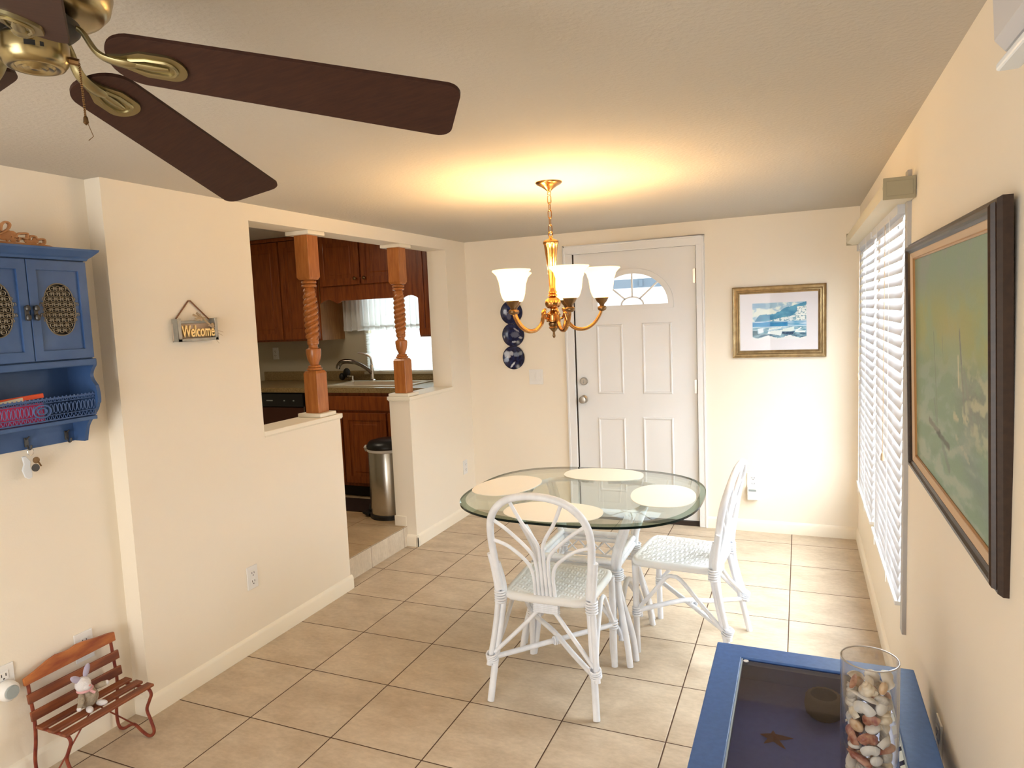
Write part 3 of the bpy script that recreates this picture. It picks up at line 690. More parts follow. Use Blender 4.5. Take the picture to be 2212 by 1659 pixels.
e_ = pc+Vector((.0024,0,-.081)); m.lathe([(0,.006),(.003,.002),(.004,-.006),(0,-.010)], e_, 8)
m.tube([e_, e_+Vector((.008,.004,-.026)), e_+Vector((.002,.0,-.032))], .0006, 5); m.build('pull_chain', GOLDD, t, smooth=True)

# ------------------------------------------------------------------ chandelier
CX, CY = 1.422, 1.052
t = thing('chandelier', 'five-light gold chandelier glowing over the glass dining table', 'chandelier', (CX, CY, 1.52))
m = MB(); m.lathe([(0,0),(.062,0),(.062,-.004),(.056,-.010),(.040,-.018),(.022,-.030),(.010,-.040),(.006,-.045),(0,-.046)], (CX,CY,HC), 32); m.build('canopy', GOLD, t, smooth=50)
m = MB(); m.tube([(CX+.008*cos(q), CY, 2.158+.008*sin(q)) for q in [2*pi*i/12 for i in range(12)]], .0018, 6, closed=True)
z = 2.148; k = 0
while z > 1.985:
    L_ = .040; pts = []
    for i in range(20):
        q = 2*pi*i/20; a_ = .008*cos(q); b_ = .012*sin(q)+(.008 if sin(q) > 0 else -.008)
        pts.append((CX+(a_ if k % 2 == 0 else .1*a_), CY+(0.1*a_ if k % 2 == 0 else a_), z-.018+b_))
    m.tube(pts, .0021, 6, closed=True); z -= .0335; k += 1
m.tube([(CX+.010*cos(q), CY, 1.972+.012*sin(q)) for q in [2*pi*i/12 for i in range(12)]], .003, 6, closed=True)
m.build('chain', GOLD, t, smooth=True)
flute = lambda q, z_, i: 1-.10*abs(sin(q*5))
m = MB(); m.lathe([(0,1.962),(.008,1.960),(.010,1.952),(.030,1.944),(.036,1.938),(.037,1.930),(.034,1.924),(.031,1.90),(.026,1.86),(.021,1.82),(.0175,1.78),(.0155,1.74),(.015,1.712),(.019,1.708),(.020,1.700),(.015,1.697),(.022,1.692),(.022,1.686),(.014,1.683)], (CX,CY,0), 60, mod=lambda q,z_,i: flute(q,z_,i) if 5 < i < 12 else 1); m.build('fluted_stem', GOLD, t, smooth=60)
m = MB(); m.lathe([(.012,1.684),(.024,1.678),(.035,1.668),(.039,1.655),(.036,1.640),(.026,1.630),(.014,1.626)], (CX,CY,0), 60, mod=lambda q,z_,i: 1-.07*abs(sin(q*5))); m.build('melon_ball', GOLD, t, smooth=60)
m = MB(); m.lathe([(.014,1.628),(.013,1.620),(.020,1.613),(.034,1.603),(.035,1.598),(.031,1.596),(.031,1.575),(.034,1.572),(.033,1.566),(.015,1.564)], (CX,CY,0), 36); m.build('hub', GOLD, t, smooth=40)
m = MB(); m.lathe([(.016,1.566),(.024,1.560),(.024,1.552),(.019,1.545),(.024,1.538),(.017,1.530),(.010,1.522),(.0055,1.518),(.006,1.508),(.008,1.500),(.005,1.492),(0,1.489)], (CX,CY,0), 24); m.build('finial', GOLDD, t, smooth=50)
for k in range(5):
    a = rad(20+72*k); u = Vector((cos(a), sin(a), 0)); c0 = Vector((CX, CY, 0))
    P = lambda r, z: c0+u*r+Vector((0,0,z))
    path = spline([P(.030,1.585),(P(.052,1.605)),P(.060,1.588),P(.072,1.556),P(.105,1.530),P(.150,1.528),P(.190,1.552),P(.218,1.592),P(.226,1.618)],6)
    path[0] = P(.028,1.583)
    m = MB(); n_ = len(path); m.tube(path[5:], [.0105-.0035*min(1,i/(n_-6)) for i in range(n_-5)], 10); m.tube(spline([P(.028,1.58),P(.044,1.584),P(.052,1.606),P(.046,1.625),P(.060,1.616),P(.064,1.598)],4), .006, 8)
    arm = m.build('arm', GOLD, t, smooth=True)
    s = P(.228, 0)
    m = MB(); m.lathe([(.008,1.606),(.018,1.612),(.021,1.620),(.018,1.628),(.010,1.632),(.013,1.640),(.024,1.652),(.032,1.668),(.030,1.672),(0,1.672)], s, 24); m.build('shade_cup', GOLDD, arm, smooth=50)
    m = MB(); rib = lambda q, z_, i: 1+.012*sin(q*12)*(i > 3)+ (.03*sin(q*6) if i in (8,9,10,11) else 0)
    pr = [(.030,1.668),(.040,1.672),(.047,1.688),(.053,1.710),(.056,1.735),(.059,1.755),(.064,1.768),(.068,1.782),(.078,1.796),(.086,1.803),(.084,1.808),(.074,1.799),(.064,1.785),(.056,1.760),(.050,1.715),(.043,1.690),(.036,1.676)]
    m.lathe(pr, s, 48, mod=rib); m.build('glass_shade', SHADE, arm, smooth=60)
    m = MB(); m.ball((s.x, s.y, 1.725), (.022,.022,.030)); m.build('bulb', BULB, arm, smooth=True)
    ld = bpy.data.lights.new('chandelier_light', 'POINT'); ld.energy = 3.6; ld.color = (1,.66,.30); ld.shadow_soft_size = .03
    lo = bpy.data.objects.new('chandelier_light', ld); lo.location = (s.x, s.y, 1.792); COL.objects.link(lo)

# ------------------------------------------------------------------ painting helpers
def paint_plane(name, mt, parent, fn, nu, nv, colf):
    """flat painted sheet: fn(u,v)->xyz, colf(u,v)->rgb (linear)"""
    me = bpy.data.meshes.new(name); po = Vector(parent['_o']) if parent is not None else Vector((0,0,0))
    vs = [tuple(Vector(fn(i/nu, j/nv))-po) for j in range(nv+1) for i in range(nu+1)]
    fs = [(j*(nu+1)+i, j*(nu+1)+i+1, (j+1)*(nu+1)+i+1, (j+1)*(nu+1)+i) for j in range(nv) for i in range(nu)]
    me.from_pydata(vs, [], fs); me.materials.append(mt)
    at = me.color_attributes.new('paint', 'FLOAT_COLOR', 'POINT'); buf = []
    for j in range(nv+1):
        for i in range(nu+1): c = colf(i/nu, j/nv); buf += [max(0, c[0]), max(0, c[1]), max(0, c[2]), 1]
    at.data.foreach_set('color', buf)
    o = bpy.data.objects.new(name, me); COL.objects.link(o)
    o.parent = parent; o['_o'] = list(po); return o
def fb(u, v, s=1.0, o=4, seed=0): return noise.fractal(Vector((u*s, v*s, seed)), 1.0, 2.0, o)
def mixc(a, b, t): t = max(0, min(1, t)); return tuple(a[i]+(b[i]-a[i])*t for i in range(3))
def sm(a, b, x): t = max(0, min(1, (x-a)/(b-a))); return t*t*(3-2*t)
def inpoly(x, y, P):
    c = False; n = len(P); j = n-1
    for i in range(n):
        if (P[i][1] > y) != (P[j][1] > y) and x < (P[j][0]-P[i][0])*(y-P[i][1])/(P[j][1]-P[i][1])+P[i][0]: c = not c
        j = i
    return c

def frame_ring(m, fnp, x0, x1, z0, z1, prof, mi=0):
    """mitred frame: prof = [(inset, out)]; fnp(a,b,out)->xyz"""
    vs = []; k = len(prof)
    for ins, out in prof:
        for a, b in ((x0+ins,z0+ins),(x1-ins,z0+ins),(x1-ins,z1-ins),(x0+ins,z1-ins)): vs.append(fnp(a, b, out))
    fs = [(i*4+j, i*4+(j+1)%4, (i+1)*4+(j+1)%4, (i+1)*4+j) for i in range(k-1) for j in range(4)]
    fs += [((k-1)*4+j, (k-1)*4+(j+1)%4, (j+1)%4, j) for j in range(4)]
    m.add(vs, fs, mi)

# watercolour beside the door
t = thing('framed_watercolor', 'small bronze-framed blue harbour watercolour right of the front door', 'picture', (2.35, yB, 1.24))
fp = lambda a, b, o: (a, yB-o, b)
m = MB(); frame_ring(m, fp, 2.052, 2.645, 1.240, 1.728, [(0,0),(0,.020),(.006,.026),(.014,.022),(.022,.024),(.030,.016),(.036,.018),(.044,.012),(.050,.008),(.050,0)]); m.build('picture_frame', FRAMEG, t, smooth=30)
m = MB()
for i in range(76):
    u = i/76
    for z_ in (1.2405+.040, 1.7275-.040): m.ball((2.095+u*.508, yB-.017, z_), .0032, 5)
for i in range(62):
    u = i/62
    for x_ in (2.093, 2.604): m.ball((x_, yB-.017, 1.283+u*.402), .0032, 5)
m.build('bead_trim', FRAMEG, t)
m = MB(); m.box(2.10, 2.597, yB-.008, yB-.004, 1.288, 1.68); m.build('mat_board', MATBD, t)
def wc(u, v):
    X, Y = u, 1-v    # Y down
    n = fb(u, v, 6, 4, 3); n2 = fb(u, v, 22, 3, 8)
    sky = mixc((.30,.48,.62), (.72,.78,.74), sm(-.15,.35, n+.6*sm(.0,.35,Y)-.1))
    if Y < .12 and X < .25: sky = mixc(sky, (.17,.34,.55), .6)
    c = sky
    yy = Y+.02*n2
    def pl(P):
        for (a, b), (c_, d_) in zip(P, P[1:]):
            if X <= c_: return b+(d_-b)*(X-a)/(c_-a)
        return P[-1][1]
    hill = pl([(0,.53),(.04,.50),(.12,.34),(.20,.31),(.40,.31),(.50,.24),(.62,.14),(.80,.08),(1.0,.0)])
    if yy > hill: c = mixc((.03,.19,.36), (.10,.33,.48), .5+1.2*n)
    low = pl([(0,.53),(.2,.52),(.35,.47),(.5,.42),(.75,.36),(.85,.22),(1,.08)])
    if yy > low: c = mixc((.72,.78,.78), (.16,.34,.45), sm(.0,.35, n2+.1))
    if X > .83 and Y > .12 and Y < .6: c = mixc((.78,.82,.80), (.22,.36,.44), sm(.05,.3, fb(u,v,30,2,4)))
    if Y > .50: c = mixc((.45,.62,.75), (.10,.33,.55), .5+1.3*fb(u*.5,v*3,9,3,2))
    if .535 < Y < .64 and X < .66: c = mixc((.01,.17,.42), (.03,.27,.55), .5+n)
    if Y > .66: c = mixc((.10,.28,.40), (.50,.68,.78), .5+1.4*fb(u*.6,v*2.2,10,3,5))
    if Y > .83: c = mixc((.03,.11,.19), (.25,.42,.52), .5+1.4*fb(u*.8,v*2.2,10,3,15))
    for P, cc in (([(.10,.70),(.20,.68),(.21,.80),(.12,.83)], (.72,.80,.86)), ([(.30,.78),(.56,.74),(.53,.90),(.28,.84)], (.75,.83,.84)), ([(.31,.70),(.55,.66),(.54,.69),(.31,.74)], (.74,.82,.82)),
                  ([(.57,.72),(.78,.66),(.77,.78),(.55,.79)], (.72,.80,.78)), ([(.80,.76),(.90,.68),(.92,.69),(.83,.79)], (.78,.84,.86)), ([(.78,.78),(.99,.78),(.97,.83),(.80,.81)], (.80,.86,.86)), ([(.0,.75),(.09,.75),(.10,.84),(.0,.90)], (.02,.10,.15)), ([(.55,.80),(.78,.80),(.75,.88),(.56,.86)], (.01,.05,.12))):
        if inpoly(X, Y, P): c = mixc(cc, (.5,.6,.65), .25*n2)
    edge = .93+.03*sin(X*16)+.02*n2
    if Y > edge: c = (.74,.76,.78)
    return c
WCM = attr_mat('watercolour_paint', .7)
paint_plane('watercolor_art', WCM, t, lambda u, v: (2.183+u*.341, yB-.0085, 1.363+v*.250), 150, 110, wc)
m = MB(); m.box(2.098, 2.599, yB-.0105, yB-.010, 1.286, 1.682); m.build('picture_glass', thin_glass('picture_glass', (1,1,1), fac=.2), t)

# large painting on the right wall, top leaning out a little
t = thing('framed_painting', 'large dark-framed green seascape painting on the right wall', 'picture', (2.84, .01, 1.04))
def pp(y, z, out):
    lean = .008*((z-1.42)/.35)   # leans out at the top
    return (2.838-out-lean-.004, y, z)
yA, yZ, zA, zZ = -.535, .58, 1.040, 1.778
m = MB(); frame_ring(m, pp, yA, yZ, zA, zZ, [(0,-.004),(0,.012),(.005,.020),(.010,.021),(.013,.028),(.018,.031),(.024,.030),(.027,.024),(.034,.020),(.034,-.004)]); m.build('picture_frame', FRAMED, t, smooth=30)
m = MB(); frame_ring(m, pp, yA+.033, yZ-.033, zA+.033, zZ-.033, [(0,.0),(0,.019),(.003,.019),(.016,.013),(.016,.0)]); m.build('linen_liner', LINER, t)
m = MB(); frame_ring(m, pp, yA+.049, yZ-.049, zA+.049, zZ-.049, [(0,.0),(0,.014),(.003,.014),(.006,.010),(.006,.0)]); m.build('gilt_lip', GILTLIP, t)
KS = .341/.315
def F2(y, z): return (-2.037+(y+2.037)*KS, 1.6025+(z-1.6025)*KS)
mast1 = (F2(.03,1.51), F2(-.018,1.268)); lt = F2(-.284,1.528); 
def oil(u, v):
    y = (yZ-.054)+(yA-yZ+.108)*u; z = zA+.054+(zZ-zA-.108)*v
    n = fb(y*.6, z, 7, 5, 1); n2 = fb(y*.34, z, 34, 5, 6); n3 = fb(y*.30+z*.5, z, 18, 4, 9)
    top = mixc((.22,.32,.24), (.24,.30,.27), sm(-.2,.3,n))
    mid = mixc((.30,.34,.14), (.26,.35,.20), sm(-.2,.3,n))
    low = mixc((.19,.29,.19), (.25,.34,.26), sm(-.2,.25,n3))
    c = mixc(low, mid, sm(1.38,1.50,z)); c = mixc(c, top, sm(1.56,1.68,z))
    c = mixc(c, (.20,.24,.12), .55*sm(.40,.53,y))
    c = mixc(c, (.45,.38,.16), .35*math.exp(-((y+.05)/.18)**2-((z-1.52)/.05)**2))
    def line(a, b, w, col, k=1):
        nonlocal c
        d = (b[0]-a[0], b[1]-a[1]); L2 = d[0]**2+d[1]**2; q = max(0, min(1, ((y-a[0])*d[0]+(z-a[1])*d[1])/L2))
        ds = math.hypot(y-a[0]-d[0]*q, z-a[1]-d[1]*q); ww = w*(1+.5*n2)
        c = mixc(c, col, k*(1-sm(ww*.5, ww, ds)))
    # land with castle-like rocks, right middle
    yl, zl = F2(-.30, 1.37)
    land = sm(.0,.12, .12-abs(z-(zl+.01))+.05*n2)*sm(.16,-.12, y-yl)
    c = mixc(c, mixc((.17,.19,.16), (.42,.42,.28), sm(-.05,.3,n2)), .85*land)
    c = mixc(c, (.14,.19,.19), .6*sm(.0,.12, .10-abs(z-(zl-.10)-.3*(y-yl)))*sm(.12,-.1, y-yl))
    line(F2(-.284,1.52), F2(-.33,1.35), .010, (.20,.22,.18), .8); line(F2(-.284,1.528), F2(-.30,1.46), .007, (.14,.17,.15), .9)
    line(F2(-.268,1.47), F2(-.272,1.41), .008, (.55,.53,.36), .9); line(F2(-.33,1.44), F2(-.40,1.34), .018, (.22,.24,.20), .6)
    line(F2(.030,1.51), F2(-.018,1.268), .006, (.17,.21,.15), .8); line(F2(-.085,1.515), F2(-.09,1.47), .005, (.19,.22,.15), .6)
    line(F2(.11,1.275), F2(-.04,1.262), .012, (.055,.065,.05), .9); line(F2(-.03,1.262), F2(-.16,1.250), .012, (.07,.08,.06), .85)
    line(F2(-.08,1.24), F2(-.16,1.20), .016, (.14,.18,.15), .6); line(F2(.03,1.34), F2(-.0,1.29), .012, (.16,.20,.17), .6)
    line(F2(-.20,1.30), F2(-.37,1.26), .008, (.42,.42,.30), .6*(n2 > 0)); line(F2(-.22,1.335), F2(-.36,1.345), .012, (.50,.48,.30), .7*(n2 > -.05))
    c = mixc(c, (.42,.45,.33), .35*sm(.1,.35,n3)*sm(1.32,1.22,z))
    return c
OILM = attr_mat('oil_paint', .55, bump=(90,.35,.002))
paint_plane('canvas', OILM, t, lambda u, v: pp((yZ-.054)+(yA-yZ+.108)*u, zA+.054+(zZ-zA-.108)*v, .008), 210, 130, oil)

# blue plates
PLM = attr_mat('plate_glaze', .2)
def plate(cx, cz, label, seed, marks):
    t = thing('wall_plate_dish', label, 'plate', (cx, yB, cz-.09), 'blue china plates hung left of the front door')
    r = .0945
    m = MB(); m.lathe([(0,.004),(r*.5,.004),(r*.68,.008),(r*.97,.017),(r,.019),(r,.021),(r*.95,.0195)], (cx,yB,cz), 40, RX); m.build('plate_back', PLASTW, t, smooth=40)
    me = bpy.data.meshes.new('x'); nR, nA = 26, 72
    def colp(x, z, rr):
        n = fb(x, z, 5, 5, seed); n2 = fb(x, z, 14, 3, seed+9)
        c = mixc((.006,.006,.030), (.012,.02,.085), .5+1.2*n)
        for (ax, az, rx, rz, ang, col) in marks:
            dx, dz_ = x-ax, z-az; ca, sa = cos(ang), sin(ang); p_, q_ = (dx*ca+dz_*sa)/rx, (-dx*sa+dz_*ca)/rz
            d_ = p_*p_+q_*q_+.7*n2
            c = mixc(c, col, 1-sm(.6,1.2,d_))
        if rr > .93: c = (.008,.008,.03)
        return c
    vs = []; cs = []; po = Vector(t['_o'])
    for i in range(nR+1):
        rr = i/nR; o_ = .006 if rr < .5 else .006+.016*((rr-.5)/.5)**1.3
        for j in range(nA):
            q = 2*pi*j/nA; x, z = rr*cos(q), rr*sin(q); vs.append(tuple(Vector((cx+x*r, yB-o_-.0005, cz+z*r))-po)); cs += [*colp(x, z, rr), 1]
    fs = [(i*nA+j, i*nA+(j+1)%nA, (i+1)*nA+(j+1)%nA, (i+1)*nA+j) for i in range(nR) for j in range(nA)]
    me.from_pydata(vs, [], fs); me.materials.append(PLM); at = me.color_attributes.new('paint','FLOAT_COLOR','POINT'); at.data.foreach_set('color', cs)
    for p in me.polygons: p.use_smooth = True
    o = bpy.data.objects.new('painted_face', me); COL.objects.link(o); o.parent = t; o['_o'] = t['_o']
    m = MB(); 
    for sx in (-.03,.03): m.tube([(cx+sx, yB-.022, cz+r*.95), (cx+sx*.6, yB-.006, cz+r+.006), (cx, yB-.003, cz+r+.012)], .0012, 5)
    m.build('wire_hanger', STEEL, t)
W_ = (.32,.34,.42)
plate(.388, 1.628, 'dark blue china plate, topmost of three, partly behind the chandelier', 1, [(-.6,.05,.18,.25,.3,W_),(-.3,-.3,.2,.3,0,(.10,.10,.16))])
plate(.396, 1.451, 'dark blue china plate in the middle of the three', 5, [(.25,.38,.32,.07,-.6,(.32,.33,.40)),(.1,.0,.4,.25,0,(.12,.13,.2)),(.6,-.25,.2,.09,-.3,(.45,.46,.52)),(0,-.6,.22,.07,0,(.45,.46,.52)),(-.85,-.15,.06,.1,0,W_)])
plate(.392, 1.270, 'blue and white china plate, lowest of the three', 9, [(-.6,.25,.28,.34,.4,(.45,.48,.55)),(-.25,.35,.2,.2,0,(.40,.42,.5)),(.2,.25,.3,.2,0,(.18,.22,.32)),(.6,.35,.25,.15,.5,(.22,.25,.3)),(-.15,-.62,.08,.3,-.7,(.70,.72,.8)),(-.7,-.2,.2,.2,0,(.25,.3,.4))])

# ------------------------------------------------------------------ welcome sign on the left wall
def text_mesh(body, size, fn, name, mt, parent, depth, offset=.0, shear=0, bold=0):
    cu = bpy.data.curves.new('tmp', 'FONT'); cu.body = body; cu.size = size; cu.extrude = depth; cu.shear = shear; cu.offset = bold; cu.align_x = 'CENTER'
    o = bpy.data.objects.new('tmp', cu); COL.objects.link(o); dg = bpy.context.evaluated_depsgraph_get(); me = bpy.data.meshes.new_from_object(o.evaluated_get(dg)); bpy.data.objects.remove(o)
    po = Vector(parent['_o'])
    for v in me.vertices: v.co = Vector(fn(v.co.x, v.co.y, v.co.z)) - po
    me.materials.clear(); me.materials.append(mt)
    ob = bpy.data.objects.new(name, me); COL.objects.link(ob); ob.parent = parent; ob['_o'] = list(po); return ob
t = thing('welcome_sign', 'small hanging metal box sign with gold Welcome letters on the left wall', 'sign', (xL, .25, 1.555))
sy0, sy1, sz0, sz1 = .142, .366, 1.552, 1.652
fx = lambda a, b, q: (xL+q, a, b)
m = MB(); m.box(xL+.001, xL+.006, sy0, sy1, sz0+.004, sz1-.018); m.build('back_panel', SIGNW, t)
m = MB(); m.box(xL+.001, xL+.035, sy0, sy0+.004, sz0, sz1); m.box(xL+.001, xL+.035, sy1-.016, sy1, sz0, sz1); m.box(xL+.001, xL+.035, sy0, sy1, sz0, sz0+.012); m.box(xL+.030, xL+.035, sy0, sy0+.020, sz0, sz1)
m.box(xL+.001, xL+.010, sy0, sy1, sz1-.022, sz1-.010); m.build('metal_box', GALV, t, bevel=.001)
text_mesh('Welcome', .070, lambda x, y, z: (xL+.028+z, (sy0+sy1)/2+.004+x*.66, sz0+.020+y*1.02), 'lettering', LETTER, t, .004, bold=.0012)
m = MB(); m.tube([(xL+.006, sy0+.015, sz1-.004), (xL+.004, .238, 1.731), (xL+.006, .246, 1.731), (xL+.006, sy1-.022, sz1-.004)], .0032, 6); m.build('hanging_cord', CORD, t)
m = MB()
for a, b in (((.255,1.676),(.325,1.618)),((.245,1.650),(.300,1.655)),((.27,1.672),(.275,1.640)),((.32,1.62),(.345,1.606)),((.235,1.668),(.29,1.648))): m.tube([(xL+.030, *a), (xL+.036, *b)], [.005,.003], 6)
for a, b in (((.33,1.605),(.402,1.585)),((.33,1.60),(.395,1.57)),((.34,1.57),(.372,1.535))): m.tube([(xL+.03, *a), (xL+.03, *b)], .0008, 5)
m.ball((xL+.034,.336,1.618), (.006,.012,.012), 8); m.build('dried_sprig', STICK, t)

# ------------------------------------------------------------------ blue wall cabinet in the recess
X0 = xR0; XF = .060; ye = -.272; yl0 = -.720; ysp = -.496
t = thing('wall_cabinet', 'distressed blue hanging wall cabinet with pierced oval doors, shelf and hooks', 'cabinet', (X0, -.495, 1.195))
m = MB(); m.box(X0, XF-.018, yl0, ye, 1.505, 1.885); m.build('cabinet_body', BLUE, t, bevel=.002)
prof = [(0,1.872),(.004,1.880),(.012,1.886),(.030,1.905),(.032,1.912),(.0,1.912)]
m = MB(); vs = []
for o_, z_ in prof[:-1]:
    for x, y in ((X0, yl0-o_), (XF+o_, yl0-o_), (XF+o_, ye+o_), (X0, ye+o_)): vs.append((x, y, z_))
k = len(prof)-1; fs = [(i*4+j, i*4+j+1, (i+1)*4+j+1, (i+1)*4+j) for i in range(k-1) for j in range(3)]+[(i*4+3, i*4, (i+1)*4, (i+1)*4+3) for i in range(k-1)]+[(0,1,2,3),tuple((k-1)*4+j for j in range(4))]
m.add(vs, fs); m.build('crown', BLUE, t)
m = MB(); m.box(X0, XF+.004, yl0, ye, 1.487, 1.512); m.build('bottom_board', BLUE, t, bevel=.004)
OV = lambda cy_, cz_, a, b, n=36: [(cy_+a*cos(2*pi*i/n), cz_+b*sin(2*pi*i/n)*(1-.10*cos(4*pi*i/n)+.1)) for i in range(n)]
LACE = mat('pierced_metal', (.20,.165,.115), .5, metal=.4)
for (a, b) in ((yl0+.004, ysp-.0015), (ysp+.0015, ye-.006)):
    cy_ = (a+b)/2; cz_ = 1.695; z0, z1 = 1.516, 1.868
    fX = lambda p, q, d_: (d_, p, q)
    m = MB(); m.prism([[(a,z0),(b,z0),(b,z1),(a,z1)], [(a+.032,z0+.035),(a+.032,z1-.035),(b-.032,z1-.035),(b-.032,z0+.035)]], fX, XF-.017, XF)
    dr = m.build('door', BLUE, t, bevel=.0015)
    m = MB(); ov = [(cy_+.057*math.copysign(abs(cos(q))**.85, cos(q)), cz_+.092*math.copysign(abs(sin(q))**.85, sin(q))) for q in [2*pi*(i+.5)/48 for i in range(48)]]
    m.prism([[(a+.032,z0+.035),(b-.032,z0+.035),(b-.032,z1-.035),(a+.032,z1-.035)], list(reversed(ov))], fX, XF-.015, XF-.008); m.build('inset_panel', BLUE, dr)
    # pierced oval grille: real open scrollwork
    m = MB(); m.tube([(XF-.008, p, q) for p, q in ov], .002, 6, closed=True)
    for iy in range(-3, 4):
        for iz in range(-5, 6):
            p = cy_+iy*.0215+(.0107 if iz % 2 else 0); q = cz_+iz*.0185
            if ((p-cy_)/.055)**2.0+((q-cz_)/.090)**2.0 < 1:
                m.tube([(XF-.0075, p+.0085*cos(w_), q+.0085*sin(w_)) for w_ in [2*pi*i/12 for i in range(12)]], .0019, 4, closed=True)
                for g in (-1, 1): m.tube([(XF-.0075, p+g*(.0085+.004*(1-cos(w_))), q+.0055*sin(w_)) for w_ in [pi*i/6 for i in range(9)]], .0016, 4)
                m.ball((XF-.0075, p, q), (.0015,.003,.003), 6)
    m.build('pierced_grille', LACE, dr)
    m = MB(); m.box(XF-.0195, XF-.0165, a+.034, b-.034, cz_-.1, cz_+.1); m.build('dark_backing', BLACKM, dr)
    hx = b-.014 if a < ysp-.1 else a+.014
    m = MB(); m.obox((XF+.004, hx, 1.683), (.008,.013,.05)); m.ball((XF+.012, hx, 1.700), (.009,.009,.011), 10); m.ball((XF+.012, hx, 1.668), (.008,.009,.012), 10); m.build('latch', IRON, dr, bevel=.003)
m = MB(); m.box(X0, X0+.008, yl0+.005, ye-.005, 1.196, 1.49); m.build('back_panel', BLUE, t)
def side_prof():
    P = [(X0,1.490),(XF,1.490)]
    for i in range(13): u = i/12; P.append((XF-.020*sin(pi*u)*1.15, 1.486-.075*u))
    for i in range(9): u = i/8; P.append((XF+.006*sin(pi*u*.8)+.001, 1.410-.065*u))
    for i in range(10): u = i/9; P.append((XF-.002-.055*sm(0,1,u)-.02*u, 1.340-.10*u))
    P += [(XF-.085,1.215),(XF-.09,1.196),(X0,1.196)]
    return P
for y in (yl0, ye-.014):
    m = MB(); m.prism([side_prof()], lambda a, b, q: (a, q, b), y, y+.014); m.build('side_panel', BLUE, t)
m = MB(); m.box(X0, XF-.004, yl0+.012, ye-.014, 1.284, 1.298); m.build('shelf', BLUE, t, bevel=.002)
m = MB(); zt, zb = 1.380, 1.300; xg = XF-.008
m.tube([(xg, yl0+.012, zt), (xg, ye-.014, zt)], .0035, 6); m.tube([(xg, yl0+.012, zb+.004), (xg, ye-.014, zb+.004)], .0025, 6); m.tube([(xg, yl0+.012, zt-.012), (xg, ye-.014, zt-.012)], .0015, 5); m.tube([(xg, yl0+.012, zb+.022), (xg, ye-.014, zb+.022)], .0015, 5)
y = yl0+.02; k = 0
while y < ye-.02:
    m.tube([(xg, y+.0058*cos(q), 1.344+.0175*sin(q)) for q in [2*pi*i/10 for i in range(10)]], .0013, 4, closed=True)
    m.tube([(xg, y-.007, zb+.004), (xg, y, zb+.022), (xg, y+.007, zb+.004)], .0013, 4); m.tube([(xg, y-.007, zt), (xg, y, zt-.012), (xg, y+.007, zt)], .0013, 4)
    m.ball((xg, y, zt+.004), .003, 5); y += .0145; k += 1
m.tube([(xg+.002, -.487+.030*cos(q), 1.340+.022*sin(q)) for q in [2*pi*i/20 for i in range(20)]], .003, 5, closed=True); m.tube([(xg+.002, -.487+.016*cos(q), 1.340+.011*sin(q)) for q in [2*pi*i/16 for i in range(16)]], .003, 5, closed=True)
m.build('filigree_rail', mat('blue_metal', (.07,.13,.30), .5), t)
for y in (-.62, -.468, -.318):
    m = MB(); m.obox((X0+.011, y, 1.222), (.005,.014,.034)); m.tube(spline([(X0+.012,y,1.212),(X0+.022,y,1.197),(X0+.034,y,1.200),(X0+.038,y,1.213)],4), .0035, 6); m.tube([(X0+.012,y,1.232),(X0+.030,y,1.243)], .003, 6)
    m.build('hook', IRON, t, bevel=.001)
t = thing('key_ring', 'ring of keys with a white fob hanging from the blue cabinet hook', 'keys', (X0+.03, -.47, 1.10))
m = MB(); m.tube([(X0+.030, -.468+.011*cos(q), 1.188+.013*sin(q)) for q in [2*pi*i/18 for i in range(18)]], .0012, 5, closed=True); m.build('ring', CHROME, t)
m = MB(); fobp = [(0,.0),(.012,.004),(.014,.025),(.008,.045),(.012,.062),(-.004,.085),(-.016,.083),(-.012,.055),(-.020,.035),(-.012,.008)]
m.prism([[(-.478+a, 1.097+b*.98-.004) for a, b in fobp]], fx, .030, .034) if 0 else m.prism([[(-.485+a, 1.092+b) for a, b in fobp]], lambda a,b,q:(X0+q,a,b), .026, .034); m.build('white_fob', WHITEC, t, bevel=.002)
m = MB(); m.lathe([(0,0),(.012,0),(.012,.003),(0,.003)], (X0+.034, -.455, 1.155), 16, RYX); m.tube([(X0+.036,-.450,1.150),(X0+.036,-.440,1.130)], .003, 5); m.build('key', GOLDD, t, smooth=True)
m = MB(); m.lathe([(0,0),(.014,0),(.014,.003),(0,.003)], (X0+.034, -.460, 1.128), 16, RYX); m.build('tag_disc', IRON, t, smooth=True)
m = MB(); m.obox((.006, -.535, 1.388), (.012,.17,.016), Matrix.Rotation(rad(3),3,'X')); tag(m.build('envelope', ORANGE, bevel=.002), 'bright orange envelope on the blue cabinet shelf', 'envelope')
m = MB(); m.obox((.028, -.60, 1.381), (.008,.13,.014), Matrix.Rotation(rad(6),3,'X')); tag(m.build('letter', PAPERW), 'cream letter in front of the orange envelope', 'letter')
m = MB(); m.box(.012, .024, -.70, -.462, 1.299, 1.368); tag(m.build('booklet', PINK, bevel=.001), 'deep pink booklet behind the filigree rail of the blue cabinet', 'booklet')
